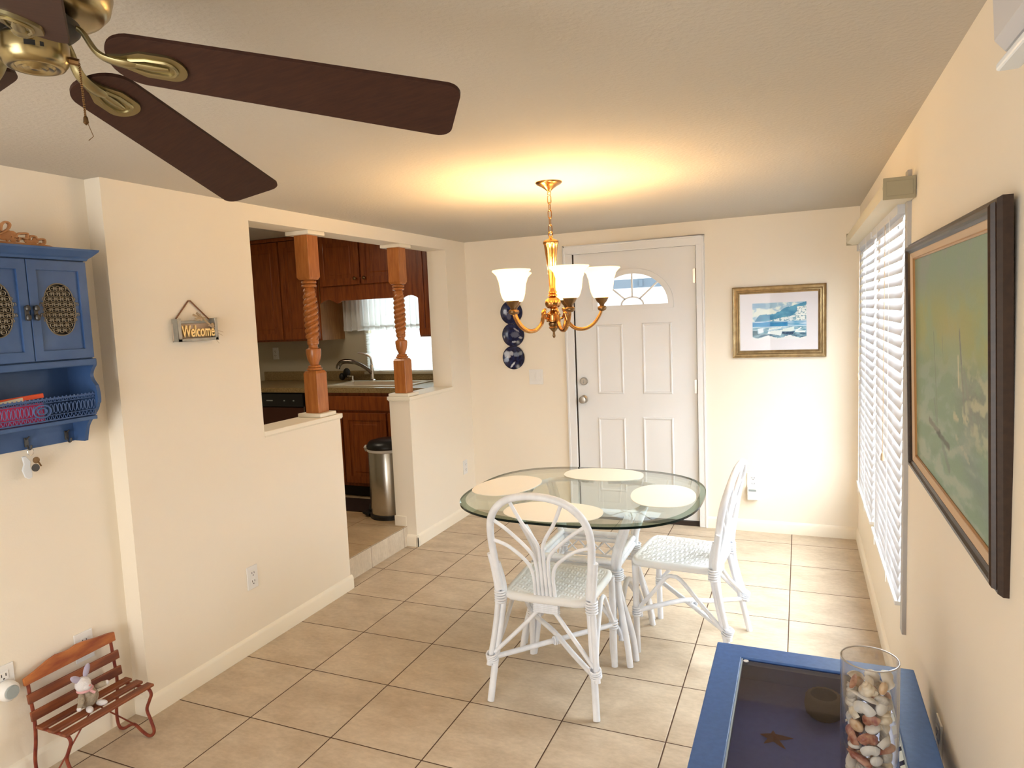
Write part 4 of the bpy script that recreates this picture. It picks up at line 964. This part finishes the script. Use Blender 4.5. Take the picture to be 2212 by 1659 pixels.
# script sign standing on the cabinet
t = thing('script_sign', 'orange wooden cut-out script word sign on top of the blue cabinet', 'sign', (.03, -.6, 1.912))
def S2(a, b): # zoom px -> y,z on x=.03
    return (.035, -.5545+(a/1990)*.190, 1.9235-(b-1150)/1000*.0805 - a/1990*.004)
strokes = [[(40,720),(60,560),(110,420),(190,330),(290,310),(370,400),(320,560),(200,680),(60,790),(-60,860)],
 [(-80,900),(60,960),(180,980),(260,890),(340,790),(440,750),(520,820),(520,930)],
 [(40,930),(110,860),(240,760),(360,740)], [(180,1040),(300,950),(380,900),(430,1030),(520,1060)],
 [(520,930),(560,820),(650,740),(760,720),(940,700),(950,820),(930,910),(760,930),(600,930)], [(600,1060),(640,980),(760,930)], [(870,940),(960,1040),(1080,1080),(1180,1000),(1230,880)],
 [(1000,960),(1020,830),(1100,790),(1220,790),(1260,880),(1330,900),(1520,870),(1560,960),(1520,1070),(1380,1080)], [(1180,1040),(1260,960),(1330,960)],
 [(-120,500),(-100,900)], [(-900,900),(-800,300),(-700,200),(-640,400),(-700,700),(-600,1000),(-480,900),(-420,760),(-300,780),(-280,1000),(-160,980),(-80,900)]]
m = MB()
for st in strokes:
    pts = spline([(a, b, 0) for a, b in st], 5); m.tube([S2(p.x, p.y) for p in pts], .0042, 6, flat=2.2)
m.build('script_letters', ORANGEW, t, smooth=50)
m = MB(); a0 = -.72; P = [(a0,1.9125),(-.378,1.9125),(-.384,1.917),(-.398,1.921),(-.415,1.923),(a0,1.927)]
m.prism([P], lambda a,b,q:(q,a,b), .020, .052); m.build('base_board', ORANGEW, t, bevel=.002)

# ------------------------------------------------------------------ small slatted bench and plush rabbit
t = thing('doll_bench', 'miniature slatted bench with red iron scroll legs against the recess wall', 'bench', (.05, -.41, 0))
by0_, by1_ = -.588, -.228
for xc in (.006, .068, .130):
    m = MB(); m.box(xc-.019, xc+.019, by0_, by1_, .210, .221); m.build('seat_slat', BENCHW, t, bevel=.003)
for zc in (.249, .313):
    m = MB(); m.obox((-.040-(zc-.3)*.12, (by0_+by1_)/2, zc), (.010, .360, .036), Matrix.Rotation(rad(-7),3,'Y')); m.build('back_slat', BENCHW, t, bevel=.003)
P = [(by0_,.362),(by1_,.368)]
tp_ = [(by1_,.402),(-.25,.407),(-.30,.412),(-.35,.421),(-.385,.423),(-.41,.417),(-.43,.417),(-.465,.421),(-.50,.414),(-.55,.397),(by0_,.388)]
m = MB(); m.prism([P+tp_], lambda a,b,q:(q-(b-.3)*.12,a,b), -.050, -.040); m.build('top_rail', BENCHT, t, bevel=.002)
for y in (-.245, -.572):
    m = MB(); path = spline([(-.060,y,.385),(-.050,y,.30),(-.042,y,.222),(-.048,y,.15),(-.064,y,.07),(-.058,y,.012),(-.030,y,.006),(.012,y,.030),(.040,y,.036),(.080,y,.015),(.118,y,.006),(.145,y,.030),(.132,y,.075),(.116,y,.115),(.134,y,.155),(.148,y,.185),(.134,y,.205),(.09,y,.206),(-.03,y,.206)],5)
    m.tube(path, .0062, 8); m.build('leg_frame', RUST, t, smooth=True)
m = MB(); m.tube([(.04,-.245,.036),(.06,-.40,.206)], .003, 6); m.tube([(.04,-.572,.036),(.06,-.43,.206)], .003, 6); m.build('cross_brace', RUST, t, smooth=True)
t = thing('plush_rabbit', 'small plush rabbit with lilac ears and pink scarf sitting on the bench', 'toy', (.06, -.43, .221))
K = (.058, -.434)
m = MB(); m.ball((K[0]-.002, K[1], .259), (.032,.036,.037), 18); m.build('body', FURG, t, smooth=True)
m = MB(); m.ball((K[0], K[1]-.016, .318), (.026,.027,.028), 18); m.ball((K[0]+.018, K[1]-.014, .312), (.014,.017,.014), 12); m.build('head', FURW, t, smooth=True)
m = MB(); m.ball((K[0]+.033, K[1]-.012, .318), (.003,.0045,.003), 8); m.build('nose', NOSE, t, smooth=True)
for sg, dy, tz in ((-1,-.046,.350),(1,.004,.366)):
    m = MB(); c_ = Vector((K[0]-.004, K[1]-.016+(-.022 if sg < 0 else .010), .352)); 
    m.ball((K[0]-.002, K[1]+dy+(.008 if sg<0 else 0), tz-.004), (.007,.012,.026), 12, Matrix.Rotation(rad(48 if sg<0 else -22),3,'X')); m.build('ear', EARL, t, smooth=True)
for sg in (-1, 1):
    e0 = Vector((K[0]+.004, K[1]+sg*.028, .284)); e1_ = Vector((K[0]+.028, K[1]+sg*(.056), .250 if sg < 0 else .292))
    m = MB(); m.tube([e0, (e0+e1_)/2+Vector((.006,0,.004)), e1_], [.009,.011,.009], 10); m.build('arm', FURG, t, smooth=True)
    m = MB(); m.ball(e1_, .0095, 10); m.build('paw', FURW, t, smooth=True)
    m = MB(); m.ball((K[0]+.036, K[1]+sg*.024, .232), (.022,.012,.0105), 12, Matrix.Rotation(rad(sg*22),3,'Z')); m.build('foot', FURW, t, smooth=True)
m = MB(); m.tube([(K[0]+.022*cos(q), K[1]-.010+.024*sin(q), .296) for q in [2*pi*i/16 for i in range(16)]], .0055, 8, closed=True); m.tube([(K[0]+.024,K[1]-.006,.294),(K[0]+.034,K[1]+.004,.282)], .005, 6); m.build('scarf', SCARF, t, smooth=True)

# ------------------------------------------------------------------ rattan chairs
def wrap(m, p, axis, r, h, turns=5):
    """binding: a few stacked rings round a joint"""
    ax = Vector(axis).normalized(); p = Vector(p); a = ax.orthogonal().normalized(); b = ax.cross(a)
    for i in range(turns):
        c = p + ax*(h*(i/(turns-1)-.5)); m.tube([c + (a*cos(q)+b*sin(q))*r for q in [2*pi*k/12 for k in range(12)]], h/turns*.55, 5, closed=True)
def make_chair(label):
    # local: origin between rear feet, +y forward
    t = thing('rattan_chair', label, 'chair', (0,0,0), 'white rattan dining chairs')
    ZS = .432
    rear = lambda s, u: None
    for s in (-1, 1):
        # rear leg: foot -> seat level; ends a little above
        pts = spline([(s*.2275,0,.0),(s*.214,.032,.15),(s*.196,.072,.32),(s*.186,.092,ZS),(s*.190,.088,.50),(s*.202,.072,.575)], 5)
        m = MB(); m.tube(pts, .0145, 12); 
        # doubling pole on the outside
        m.tube(spline([(s*.232,.012,.15),(s*.214,.052,.30),(s*.206,.074,ZS),(s*.216,.066,.55),(s*.226,.055,.62)],4), .0125, 10)
        wrap(m, (s*.198,.082,ZS-.005), (0,0,1), .022, .045); wrap(m, (s*.222,.022,.185), (0,-.3,1), .022, .03, 4)
        m.build('leg', WHITER, t, smooth=50)
        m = MB(); m.tube([(s*.197,.437,0),(s*.195,.440,.2),(s*.192,.440,ZS-.01)], .0145, 12); wrap(m, (s*.196,.438,.20), (0,0,1), .0175, .035, 4); m.build('leg', WHITER, t, smooth=50)
        # side arch
        m = MB(); m.tube(spline([(s*.222,.030,.175),(s*.205,.125,.27),(s*.196,.225,.375),(s*.194,.265,.392),(s*.194,.30,.378),(s*.195,.36,.30),(s*.196,.428,.215)],5), .0095, 8); m.build('side_arch', WHITER, t, smooth=50)
    # hoop
    hp = [(-.196,.080,.46),(-.208,.060,.60),(-.214,.045,.70),(-.203,.028,.775),(-.165,.012,.835),(-.10,.002,.875),(0,-.003,.890),(.10,.002,.875),(.165,.012,.835),(.203,.028,.775),(.214,.045,.70),(.208,.060,.60),(.196,.080,.46)]
    m = MB(); m.tube(spline(hp,6), .0155, 14); m.build('back_hoop', WHITER, t, smooth=50)
    hoopz = spline(hp, 12)
    # fan of six canes
    ends = [(-.210,.048,.683),(-.200,.030,.775),(-.112,.004,.868),(.112,.004,.868),(.200,.030,.775),(.210,.048,.683)]
    for i, e in enumerate(ends):
        xb = (i-2.5)*.0172
        mid = (xb*1.0, .066, .585)
        if i in (2, 3): P_ = [(xb,.098,.372),(xb,.088,.46),(xb*1.0,.066,.60),(xb*1.6,.05,.68),(e[0]*.62,.026,.775),e]
        elif i in (1, 4): P_ = [(xb,.098,.372),(xb,.088,.46),(xb,.068,.575),(xb*1.7,.054,.64),(e[0]*.66,.042,.725),e]
        else: P_ = [(xb,.098,.372),(xb,.088,.46),(xb,.074,.535),(xb*1.5,.062,.595),(e[0]*.66,.056,.655),e]
        m = MB(); m.tube(spline(P_,6), .0077, 8); m.build('back_cane', WHITER, t, smooth=50)
    m = MB()
    for z in (.376,.384,.392,.400,.408,.416): m.tube([(-.053,.088,z),(.053,.088,z),(.056,.098,z),(.053,.106,z),(-.053,.106,z),(-.056,.098,z)], .0042, 5, closed=True)
    m.build('cane_binding', WHITER, t, smooth=50)
    # seat: square-cornered trapezoid, woven herringbone relief
    def sxy(u, v): return (u*(1-.07*v**8)*(.188+.007*v), .268+.190*v*(1-.05*u**8))
    def outl(q):
        c_, s_ = cos(q), sin(q); k_ = 1/max(abs(c_), abs(s_)); return sxy(c_*k_, s_*k_)
    n_ = 150; vs = []; cell = .0150
    for jj in range(n_+1):
        for ii in range(n_+1):
            u, v = -1+2*ii/n_, -1+2*jj/n_; X, Y_ = sxy(u, v)
            ix, iy = math.floor(X/cell), math.floor(Y_/cell); fx_, fy_ = X/cell-ix, Y_/cell-iy
            k3 = (ix+2*iy) % 6
            if k3 < 3: hgt = abs(sin(pi*fy_))**.5*(.75+.25*cos((fx_+k3-1.5)*pi/1.5*.8))
            else: hgt = abs(sin(pi*fx_))**.5*.8
            ed = max(abs(u), abs(v)); vs.append((X, Y_, ZS+.013+.0060*hgt*(1-ed**12)*1.35-.012*(1-u*u)*(1-v*v) - .016*max(0, ed-.93)/.07))
    m = MB(); m.add(vs, [(jj*(n_+1)+ii, jj*(n_+1)+ii+1, (jj+1)*(n_+1)+ii+1, (jj+1)*(n_+1)+ii) for jj in range(n_) for ii in range(n_)])
    nA = 90; b0 = [(outl(2*pi*j/nA)[0]*.93, .270+(outl(2*pi*j/nA)[1]-.270)*.93, ZS-.012) for j in range(nA)]; m.add(b0, [tuple(reversed(range(nA)))])
    m.build('woven_seat', WICKER, t, smooth=75)
    m = MB(); pts = [(outl(2*pi*j/90)[0]*.965, .270+(outl(2*pi*j/90)[1]-.270)*.965, ZS) for j in range(90)]
    # wrapped rim: bulges every few mm
    m.tube([p for p in pts], [.0175 + (.0012 if j % 2 else 0) for j in range(90)], 10, closed=True); m.build('seat_rim', WICKER, t, smooth=70)
    # crossing stretchers and rear arch
    m = MB(); m.tube([(-.222,.022,.180),(.194,.428,.200)], .0115, 10); m.build('stretcher', WHITER, t, smooth=50)
    m = MB(); m.tube(spline([(.222,.022,.165),(.08,.16,.185),(-.03,.26,.215),(-.194,.428,.205)],4), .0115, 10); wrap(m, (0,.225,.195), (1,1,0), .016, .03, 4); m.build('stretcher', WHITER, t, smooth=50)
    for s in (-1, 1):
        m = MB(); m.tube(spline([(s*.030,.098,.385),(s*.11,.075,.30),(s*.214,.030,.200)],4), .0092, 8); m.build('rear_brace', WHITER, t, smooth=50)
    return t
ch = make_chair('white rattan chair in front of the glass table with its fan back toward the camera')
ch.location = (1.5215, .4475, 0); ch.rotation_euler = (0,0,rad(.8))
c2 = copy_tree(ch); c2['label'] = 'white rattan chair at the right end of the glass table, seen side on'
c2.location = (2.234, 1.212, 0); c2.rotation_euler = (0,0,rad(90-5.0))

# ------------------------------------------------------------------ dining table
TX, TY = 1.5185, 1.163
t = thing('dining_table', 'white rattan pedestal dining table with a rounded-square glass top', 'table', (TX, TY, 0))
GX, GY = 1.515, 1.128
def sq(a, b, n_, k=96): 
    P = []
    for i in range(k):
        q = 2*pi*i/k; c_, s_ = cos(q), sin(q); r_ = (abs(c_/a)**n_+abs(s_/b)**n_)**(-1/n_); P.append((GX+r_*c_, GY+r_*s_))
    return P
k = 96; A0 = sq(.567,.530,2.75); A1 = sq(.541,.504,2.75)
m = MB(); z1, z0 = .7385, .7235
vs = [(x,y,z1) for x, y in A1]+[(x,y,z1-.0045) for x, y in A0]+[(x,y,z0+.0) for x, y in A0]
m.add(vs, [tuple(range(k))], 0); b_ = len(m.v)
m.f += [[j, (j+1)%k, k+(j+1)%k, k+j] for j in range(k)]; m.m += [1]*k
m.f += [[k+j, k+(j+1)%k, 2*k+(j+1)%k, 2*k+j] for j in range(k)]; m.m += [2]*k
m.f += [[2*k+j for j in reversed(range(k))]]; m.m += [0]
m.build('glass_top', [GLASST, GLASSE, EDGEG], t, smooth=20)
for sx in (-1, 1):
    for sy_ in (-1, 1):
        W = lambda a, b, z: (TX+sx*a, TY+sy_*b, z)
        m = MB()
        # three poles side by side: foot -> waist -> flared top
        for i, (du, foot) in enumerate(((0, (.195,.275)), (1, (.262,.262)), (2, (.275,.195)))):
            f0 = foot; wx, wy = .186+(.013 if du == 2 else -.004 if du == 0 else .010), .186+(.013 if du == 0 else -.004 if du == 2 else .010)
            m.tube(spline([W(f0[0],f0[1],0), W(f0[0]*.93,f0[1]*.93,.12), W(wx+.003,wy+.003,.32), W(wx,wy,.42), W(wx+.010,wy+.010,.50), W(wx+.060,wy+.055,.64), W(wx+.095,wy+.085,.712)],5), .0140, 10)
        wrap(m, W(.192,.192,.40), (0,0,1), .030, .04); m.build('leg', WHITER, t, smooth=50)
        m = MB(); m.tube(spline([W(.300,.04,.711),W(.310,.12,.711),W(.298,.20,.711),W(.268,.255,.711),W(.20,.285,.711),W(.12,.295,.711),W(.04,.285,.711)],5), .0125, 10); m.build('top_arm', WHITER, t, smooth=50)
for z in (.425, .455):
    for ax in range(2):
        for s in (-1, 1):
            m = MB(); a = .19
            p, q = ((TX-a, TY+s*a, z), (TX+a, TY+s*a, z)) if ax == 0 else ((TX+s*a, TY-a, z), (TX+s*a, TY+a, z))
            m.tube([p, q], .0135, 10); m.build('waist_rail', WHITER, t, smooth=50)
for s in (-1, 1):     # lattice aprons under the back and side rails
    m = MB(); a = .175
    n_ = 5
    for i in range(n_):
        x0_ = TX-a+2*a*i/n_; x1_ = TX-a+2*a*(i+1)/n_
        for (p, q) in ((x0_, x1_), (x1_, x0_)):
            if s > 0: m.tube([(p, TY+.19, .415), (q, TY+.19, .345)], .0042, 6)
            else: m.tube([(TX-.19, TY-TX+p, .415), (TX-.19, TY-TX+q, .345)], .0042, 6)
    if s > 0: m.tube([(TX-.19, TY+.19, .34), (TX+.19, TY+.19, .34)], .008, 8)
    else: m.tube([(TX-.19, TY-.19, .34), (TX-.19, TY+.19, .34)], .008, 8)
    m.build('lattice_apron', WHITER, t, smooth=50)
for s in (-1, 1):     # curved lower arches
    m = MB(); m.tube(spline([(TX+s*.215,TY-.225,.10),(TX+s*.20,TY-.13,.23),(TX+s*.195,TY,.30),(TX+s*.20,TY+.13,.23),(TX+s*.215,TY+.225,.10)],6), .0125, 10); m.build('lower_arch', WHITER, t, smooth=50)
    m = MB(); m.tube(spline([(TX-.225,TY+s*.215,.10),(TX-.13,TY+s*.20,.23),(TX,TY+s*.195,.30),(TX+.13,TY+s*.20,.23),(TX+.225,TY+s*.215,.10)],6), .0125, 10); m.build('lower_arch', WHITER, t, smooth=50)
def placemat(cx_, cy__, a, b, rot, label):
    m = MB(); P = []
    for i in range(72):
        q = 2*pi*i/72; x, y = a*cos(q), b*sin(q)*(.80+.2*sin(q)**2*1.0)
        x = a*(abs(cos(q))**.96)*(1 if cos(q) > 0 else -1); y = b*(abs(sin(q))**.80)*(1 if sin(q) > 0 else -1)*1.0
        P.append((cx_+x*cos(rot)-y*sin(rot), cy__+x*sin(rot)+y*cos(rot)))
    m.prism([P], lambda u, v, w_: (u, v, w_), .7387, .7412)
    tag(m.build('placemat', MATW), label, 'placemat', 'cream oval placemats on the glass table')
placemat(1.490, .752, .220, .150, rad(3), 'cream oval placemat nearest the camera, behind the hoop-backed chair')
placemat(1.523, 1.480, .210, .140, rad(3), 'cream oval placemat at the far side of the glass table before the door')
placemat(1.112, 1.140, .212, .148, rad(78), 'cream oval placemat at the left end of the glass table')
placemat(1.900, 1.135, .200, .148, rad(98), 'cream oval placemat at the right end before the side-on chair')

# ------------------------------------------------------------------ blue display table
bx0, bx1, by0, by1, bz = 2.226, 2.803, -.86, .305, .47
t = thing('display_table', 'blue painted glass-topped display table against the right wall', 'table', ((bx0+bx1)/2, (by0+by1)/2, 0))
ix0, ix1, iy0, iy1 = bx0+.084, bx1-.080, by0+.09, by1-.088
m = MB(); m.prism([[(bx0,by0),(bx1,by0),(bx1,by1),(bx0,by1)], [(ix0,iy0),(ix0,iy1),(ix1,iy1),(ix1,iy0)]], lambda a,b,q:(a,b,q), bz-.020, bz); m.build('top_frame', BLUE2, t, bevel=.004)
m = MB(); e = .018
m.box(bx0+e, bx1-e, by1-e-.018, by1-e, bz-.13, bz-.020); m.box(bx0+e, bx1-e, by0+e, by0+e+.018, bz-.13, bz-.020); m.box(bx0+e, bx0+e+.018, by0+e, by1-e, bz-.13, bz-.020); m.box(bx1-e-.018, bx1-e, by0+e, by1-e, bz-.13, bz-.020)
m.build('apron', BLUE2, t)
for x in (bx0+.04, bx1-.04):
    for y in (by0+.04, by1-.04): m = MB(); m.box(x-.022, x+.022, y-.022, y+.022, 0, bz-.02); m.build('leg', BLUE2, t, bevel=.003)
zt_ = .372
m = MB(); m.box(bx0+.036, bx1-.036, by0+.036, by1-.036, zt_-.008, zt_); m.build('tray_floor', BLUEIN, t)
m = MB(); m.box(ix0-.001, ix0+.004, iy0, iy1, bz-.024, bz-.003); m.box(ix1-.004, ix1+.001, iy0, iy1, bz-.024, bz-.003); m.box(ix0, ix1, iy1-.003, iy1+.001, bz-.022, bz-.010); m.build('glass_rebate', mat('rebate_pale', (.35,.45,.55), .4), t)
m = MB(); m.box(ix0+.004, ix1-.004, iy0+.003, iy1-.003, bz-.010, bz-.005); m.build('glass_top', GLASSD, t)
m = MB(); m.lathe([(0,0),(.008,0),(.008,.002),(0,.002)], (ix0+.014, iy1-.012, bz-.005), 12); m.build('corner_pad', WHITEC, t)
for i in range(9):   # blind reflection painted as pale ticks along the wall side of the glass
    pass
m = MB(); yy = iy0
while yy < -.0: m.add([(ix1-.016,yy,bz-.0045),(ix1-.004,yy+.012,bz-.0045),(ix1-.004,yy+.052,bz-.0045),(ix1-.016,yy+.040,bz-.0045)], [(0,1,2,3)]); yy += .058
m.build('painted_reflection', mat('reflection_pale', (.62,.70,.70), .3), t)
t = thing('starfish', 'brown dried starfish under the blue table glass', 'starfish', (2.413, -.04, zt_))
m = MB(); n = 60; vs = [(2.413,-.043,zt_+.016)]
L5 = [.058,.042,.038,.043,.055]
for ring_ in (.35,.7,1.0):
    for i in range(n):
        q = 2*pi*i/n; k5 = (q*5/(2*pi)) % 1; ki = int(round(q*5/(2*pi))) % 5; arm_ = abs(k5-.5)*2
        r_ = (.017+(L5[ki]-.017)*arm_**2.2)*ring_; vs.append((2.413+r_*cos(q+.35), -.043+r_*sin(q+.35)*.95, zt_+.016*(1-ring_)+.001))
m.add(vs, [(0,1+i,1+(i+1)%n) for i in range(n)]+[(1+a*n+i,1+(a+1)*n+i,1+(a+1)*n+(i+1)%n,1+a*n+(i+1)%n) for a in range(2) for i in range(n)]+[tuple(1+2*n+i for i in reversed(range(n)))])
m.build('starfish_body', STARF, t, smooth=60)
t = thing('woven_basket', 'small olive woven basket under the blue table glass beside the vase', 'basket', (2.545, .13, zt_))
m = MB(); m.lathe([(.038,0),(.050,.012),(.054,.035),(.050,.060),(.042,.068),(.036,.066)], (2.548,.125,zt_), 32, mod=lambda q,z_,i: 1+.03*sin(q*14+i*pi)); m.build('basket_wall', POT, t, smooth=70)
m = MB(); m.lathe([(0,.004),(.038,.004)], (2.548,.125,zt_), 24); m.build('basket_base', POT, t)

# vase of shells
VX, VY, VR, VH = 2.629, -.335, .0605, .325; zb_ = bz-.0045
t = thing('glass_vase', 'tall clear glass cylinder vase filled with shells on the blue table', 'vase', (VX, VY, bz))
m = MB(); m.lathe([(0,.0),(VR,.0),(VR,VH),(VR-.0015,VH+.0015),(VR-.003,VH),(VR-.003,.010),(0,.010)], (VX,VY,zb_), 64); m.build('glass_wall', GLASSV, t, smooth=40)
m = MB(); m.tube([(VX+(VR-.0015)*cos(q), VY+(VR-.0015)*sin(q), zb_+VH) for q in [2*pi*i/64 for i in range(64)]], .0017, 6, closed=True); m.build('rim', mat('glass_rim', (.38,.33,.28), .12, spec=.8), t, smooth=True)
SH = [mat('shell_white', (.78,.74,.68), .4, bump=(200,.3,.001)), mat('shell_cream', (.66,.53,.36), .45, var=(60,(.80,.72,.58),3,(1,1,1))), mat('shell_rust', (.30,.08,.045), .4, var=(70,(.55,.30,.2),3,(1,1,1))), mat('shell_grey', (.40,.37,.34), .5, var=(80,(.62,.58,.52),3,(1,1,1))), mat('shell_tan', (.62,.36,.17), .4, var=(60,(.78,.58,.38),3,(1,1,1)))]
def clam(mt):
    t = MB(); nR, nA = 8, 26; vs = []
    for i in range(nR+1):
        r_ = i/nR
        for j in range(nA+1):
            q = -1.15+2.3*j/nA; rr = r_*(1-.12*abs(q)**2*.6); rib_ = 1+.02*cos(j*pi)
            vs.append((.030*rr*sin(q)*1.1, .032*rr*cos(q)-.016, .014*(1-(2*r_-1)**2)**.5*rib_ if 0 < r_ < 1 else 0))
    nV = len(vs); vs2 = [(x, y, z*.72-.0015) for x, y, z in vs]; w = nA+1
    fs = [(i*w+j, i*w+j+1, (i+1)*w+j+1, (i+1)*w+j) for i in range(nR) for j in range(nA)]
    t.add(vs, fs); t.add(vs2, [tuple(reversed(f)) for f in fs]); return t.build('clam_shell', mt, smooth=60, origin=(0,0,0))
def snail(mt):
    t = MB(); pts = []; rs = []
    for i in range(54):
        u = i/53; q = u*2*pi*3.4; s_ = (1-u)**.9; pts.append((.0105*s_*cos(q), .0105*s_*sin(q), .036*u-.012)); rs.append(.0115*s_+.001)
    t.tube(pts, rs, 10); return t.build('snail_shell', mt, smooth=60, origin=(0,0,0))
def mussel(mt):
    t = MB(); t.ball((0,0,0), (.036,.013,.008), 16); 
    for v in t.v:
        u = (v.x+.036)/.072; v.y *= .5+u*.8; v.z = abs(v.z)*1.1 - .002 if v.z > 0 else v.z*.2
    return t.build('mussel_shell', mt, smooth=60, origin=(0,0,0))
def scallop(mt):
    t = MB(); t.ball((0,0,0), (.020,.018,.0105), 18); return t.build('round_shell', mt, smooth=60, origin=(0,0,0))
kinds = [(clam, 0, 'white ribbed clam shell in the glass vase'), (clam, 1, 'cream ribbed clam shell in the glass vase'), (clam, 2, 'rust-red clam shell in the glass vase'), (snail, 1, 'cream spiral snail shell in the glass vase'), (snail, 3, 'grey spiral snail shell in the glass vase'), (mussel, 2, 'long rust-brown mussel shell in the glass vase'), (mussel, 0, 'long white bean-shaped shell in the glass vase'), (scallop, 0, 'smooth round white shell in the glass vase'), (scallop, 4, 'smooth round tan shell in the glass vase'), (scallop, 3, 'smooth round grey shell in the glass vase')]
protos = []
for f_, mi_, lb in kinds: protos.append(tag(f_(SH[mi_]), lb, 'shell', lb.split(' in the')[0] + 's'))
used = set(); rg = random.Random(11)
seq = [0,7,1,5,3,8,4,6,9,2]
cnt = 0; z_ = zb_+.026; lay = 0
while z_ < zb_+VH-.050:
    n_ring = 6; rot0 = rg.uniform(0, 1)
    for j in range(n_ring+1):
        ki = seq[cnt % 10] if rg.random() < .55 else rg.randrange(10)
        o = protos[ki]
        if ki in used: o = o.copy(); COL.objects.link(o)
        used.add(ki); cnt += 1
        if j < n_ring: q = rot0+2*pi*j/n_ring; rr = VR-.026; px, py = VX+rr*cos(q), VY+rr*sin(q)
        else: px, py = VX, VY
        o.location = (px, py, z_+rg.uniform(-.006,.006)); q2 = math.atan2(py-VY, px-VX)
        o.rotation_euler = (rg.uniform(-.6,.6)+(pi/2 if ki in (0,1,2,7,8,9) and rg.random() < .7 else .3), rg.uniform(-.5,.5), q2+pi/2+rg.uniform(-.5,.5))
        s_ = rg.uniform(.72,.98); o.scale = (s_, s_, s_)
    z_ += .0245; lay += 1

# ------------------------------------------------------------------ air conditioner on the right wall
t = thing('air_conditioner', 'white wall air conditioner at the top right near the ceiling', 'air conditioner', (2.74, -1.7, 1.80))
P = [(2.84,1.797),(2.70,1.797),(2.648,1.812),(2.640,1.822),(2.636,1.90),(2.640,2.00),(2.662,2.055),(2.71,2.075),(2.84,2.078)]
m = MB(); m.prism([P], lambda a,b,q:(a,q,b), -1.98, -1.285); m.build('case', ACW, t, smooth=30, bevel=.003)
m = MB(); m.box(2.665, 2.80, -1.96, -1.305, 1.789, 1.7965); m.build('louver', ACG, t)
m = MB(); m.box(2.642, 2.660, -1.98, -1.285, 1.796, 1.803); m.build('lip', WHITEC, t, bevel=.002)
m = MB(); m.box(2.6415, 2.645, -1.2845, -1.2840, 1.86, 1.905); m.build('seam', CORD, t)

# ------------------------------------------------------------------ lights, sky
wd_ = bpy.data.worlds.new('World'); S.world = wd_; wd_.use_nodes = True; bg = wd_.node_tree.nodes['Background']
bg.inputs[0].default_value = (.90,.96,1.0,1); bg.inputs[1].default_value = 1.1
def area(name, loc, rot, sx, sy, e, col):
    l = bpy.data.lights.new(name, 'AREA'); l.shape = 'RECTANGLE'; l.size = sx; l.size_y = sy; l.energy = e; l.color = col
    o = bpy.data.objects.new(name, l); o.location = loc; o.rotation_euler = rot; COL.objects.link(o); return o
for a, b in (W1, W2): area('window_daylight', (xR+.16, (a+b)/2, 1.2), (0, rad(90), 0), 1.48, b-a, 64, (.90,.95,1))
area('kitchen_daylight', ((kw[0]+kw[1])/2, yK+.16, 1.55), (rad(-90), 0, 0), .8, .82, 8, (.85,.95,1))
area('kitchen_fill', (-1.1, 1.5, HK-.01), (0, 0, 0), .5, .5, 5, (1,.86,.66))  # added fill out of view; the window alone leaves the kitchen too dark
area('rear_fill', (1.3, -3.75, 1.05), (rad(90), 0, 0), 1.5, 1.9, 26, (1,.97,.92))  # added fill from behind the camera, set in the assumed doorway

# ------------------------------------------------------------------ camera
cam = bpy.data.cameras.new('Camera'); co = bpy.data.objects.new('Camera', cam); COL.objects.link(co); S.camera = co
Rv = Vector((0.91555749,0.39982903,-0.04348828)); Uv = Vector((0.00159465,0.10451976,0.99452153)); Fv = Vector((-0.40218396,0.91061099,-0.09505626))
M4 = Matrix((Rv, Uv, -Fv)).transposed().to_4x4(); M4.translation = Vector((2.485161,-2.0367045,1.6025445)); co.matrix_world = M4
cam.sensor_fit = 'HORIZONTAL'; cam.sensor_width = 36; cam.lens = 1487.7943/2212*36
cam.shift_x = 30.7887/2212; cam.shift_y = -4.0082/2212; cam.clip_start = .02

for o in bpy.data.objects:
    if '_o' in o: del o['_o']
c = S.cycles
c.use_denoising = True; c.max_bounces = 9; c.diffuse_bounces = 5; c.glossy_bounces = 4; c.transmission_bounces = 6; c.transparent_max_bounces = 24
c.caustics_reflective = False; c.caustics_refractive = False; c.sample_clamp_indirect = 6
S.view_settings.view_transform = 'Standard'; S.view_settings.look = 'None'; S.view_settings.gamma = 1; S.view_settings.use_curve_mapping = False
S.view_settings.exposure = 1.2
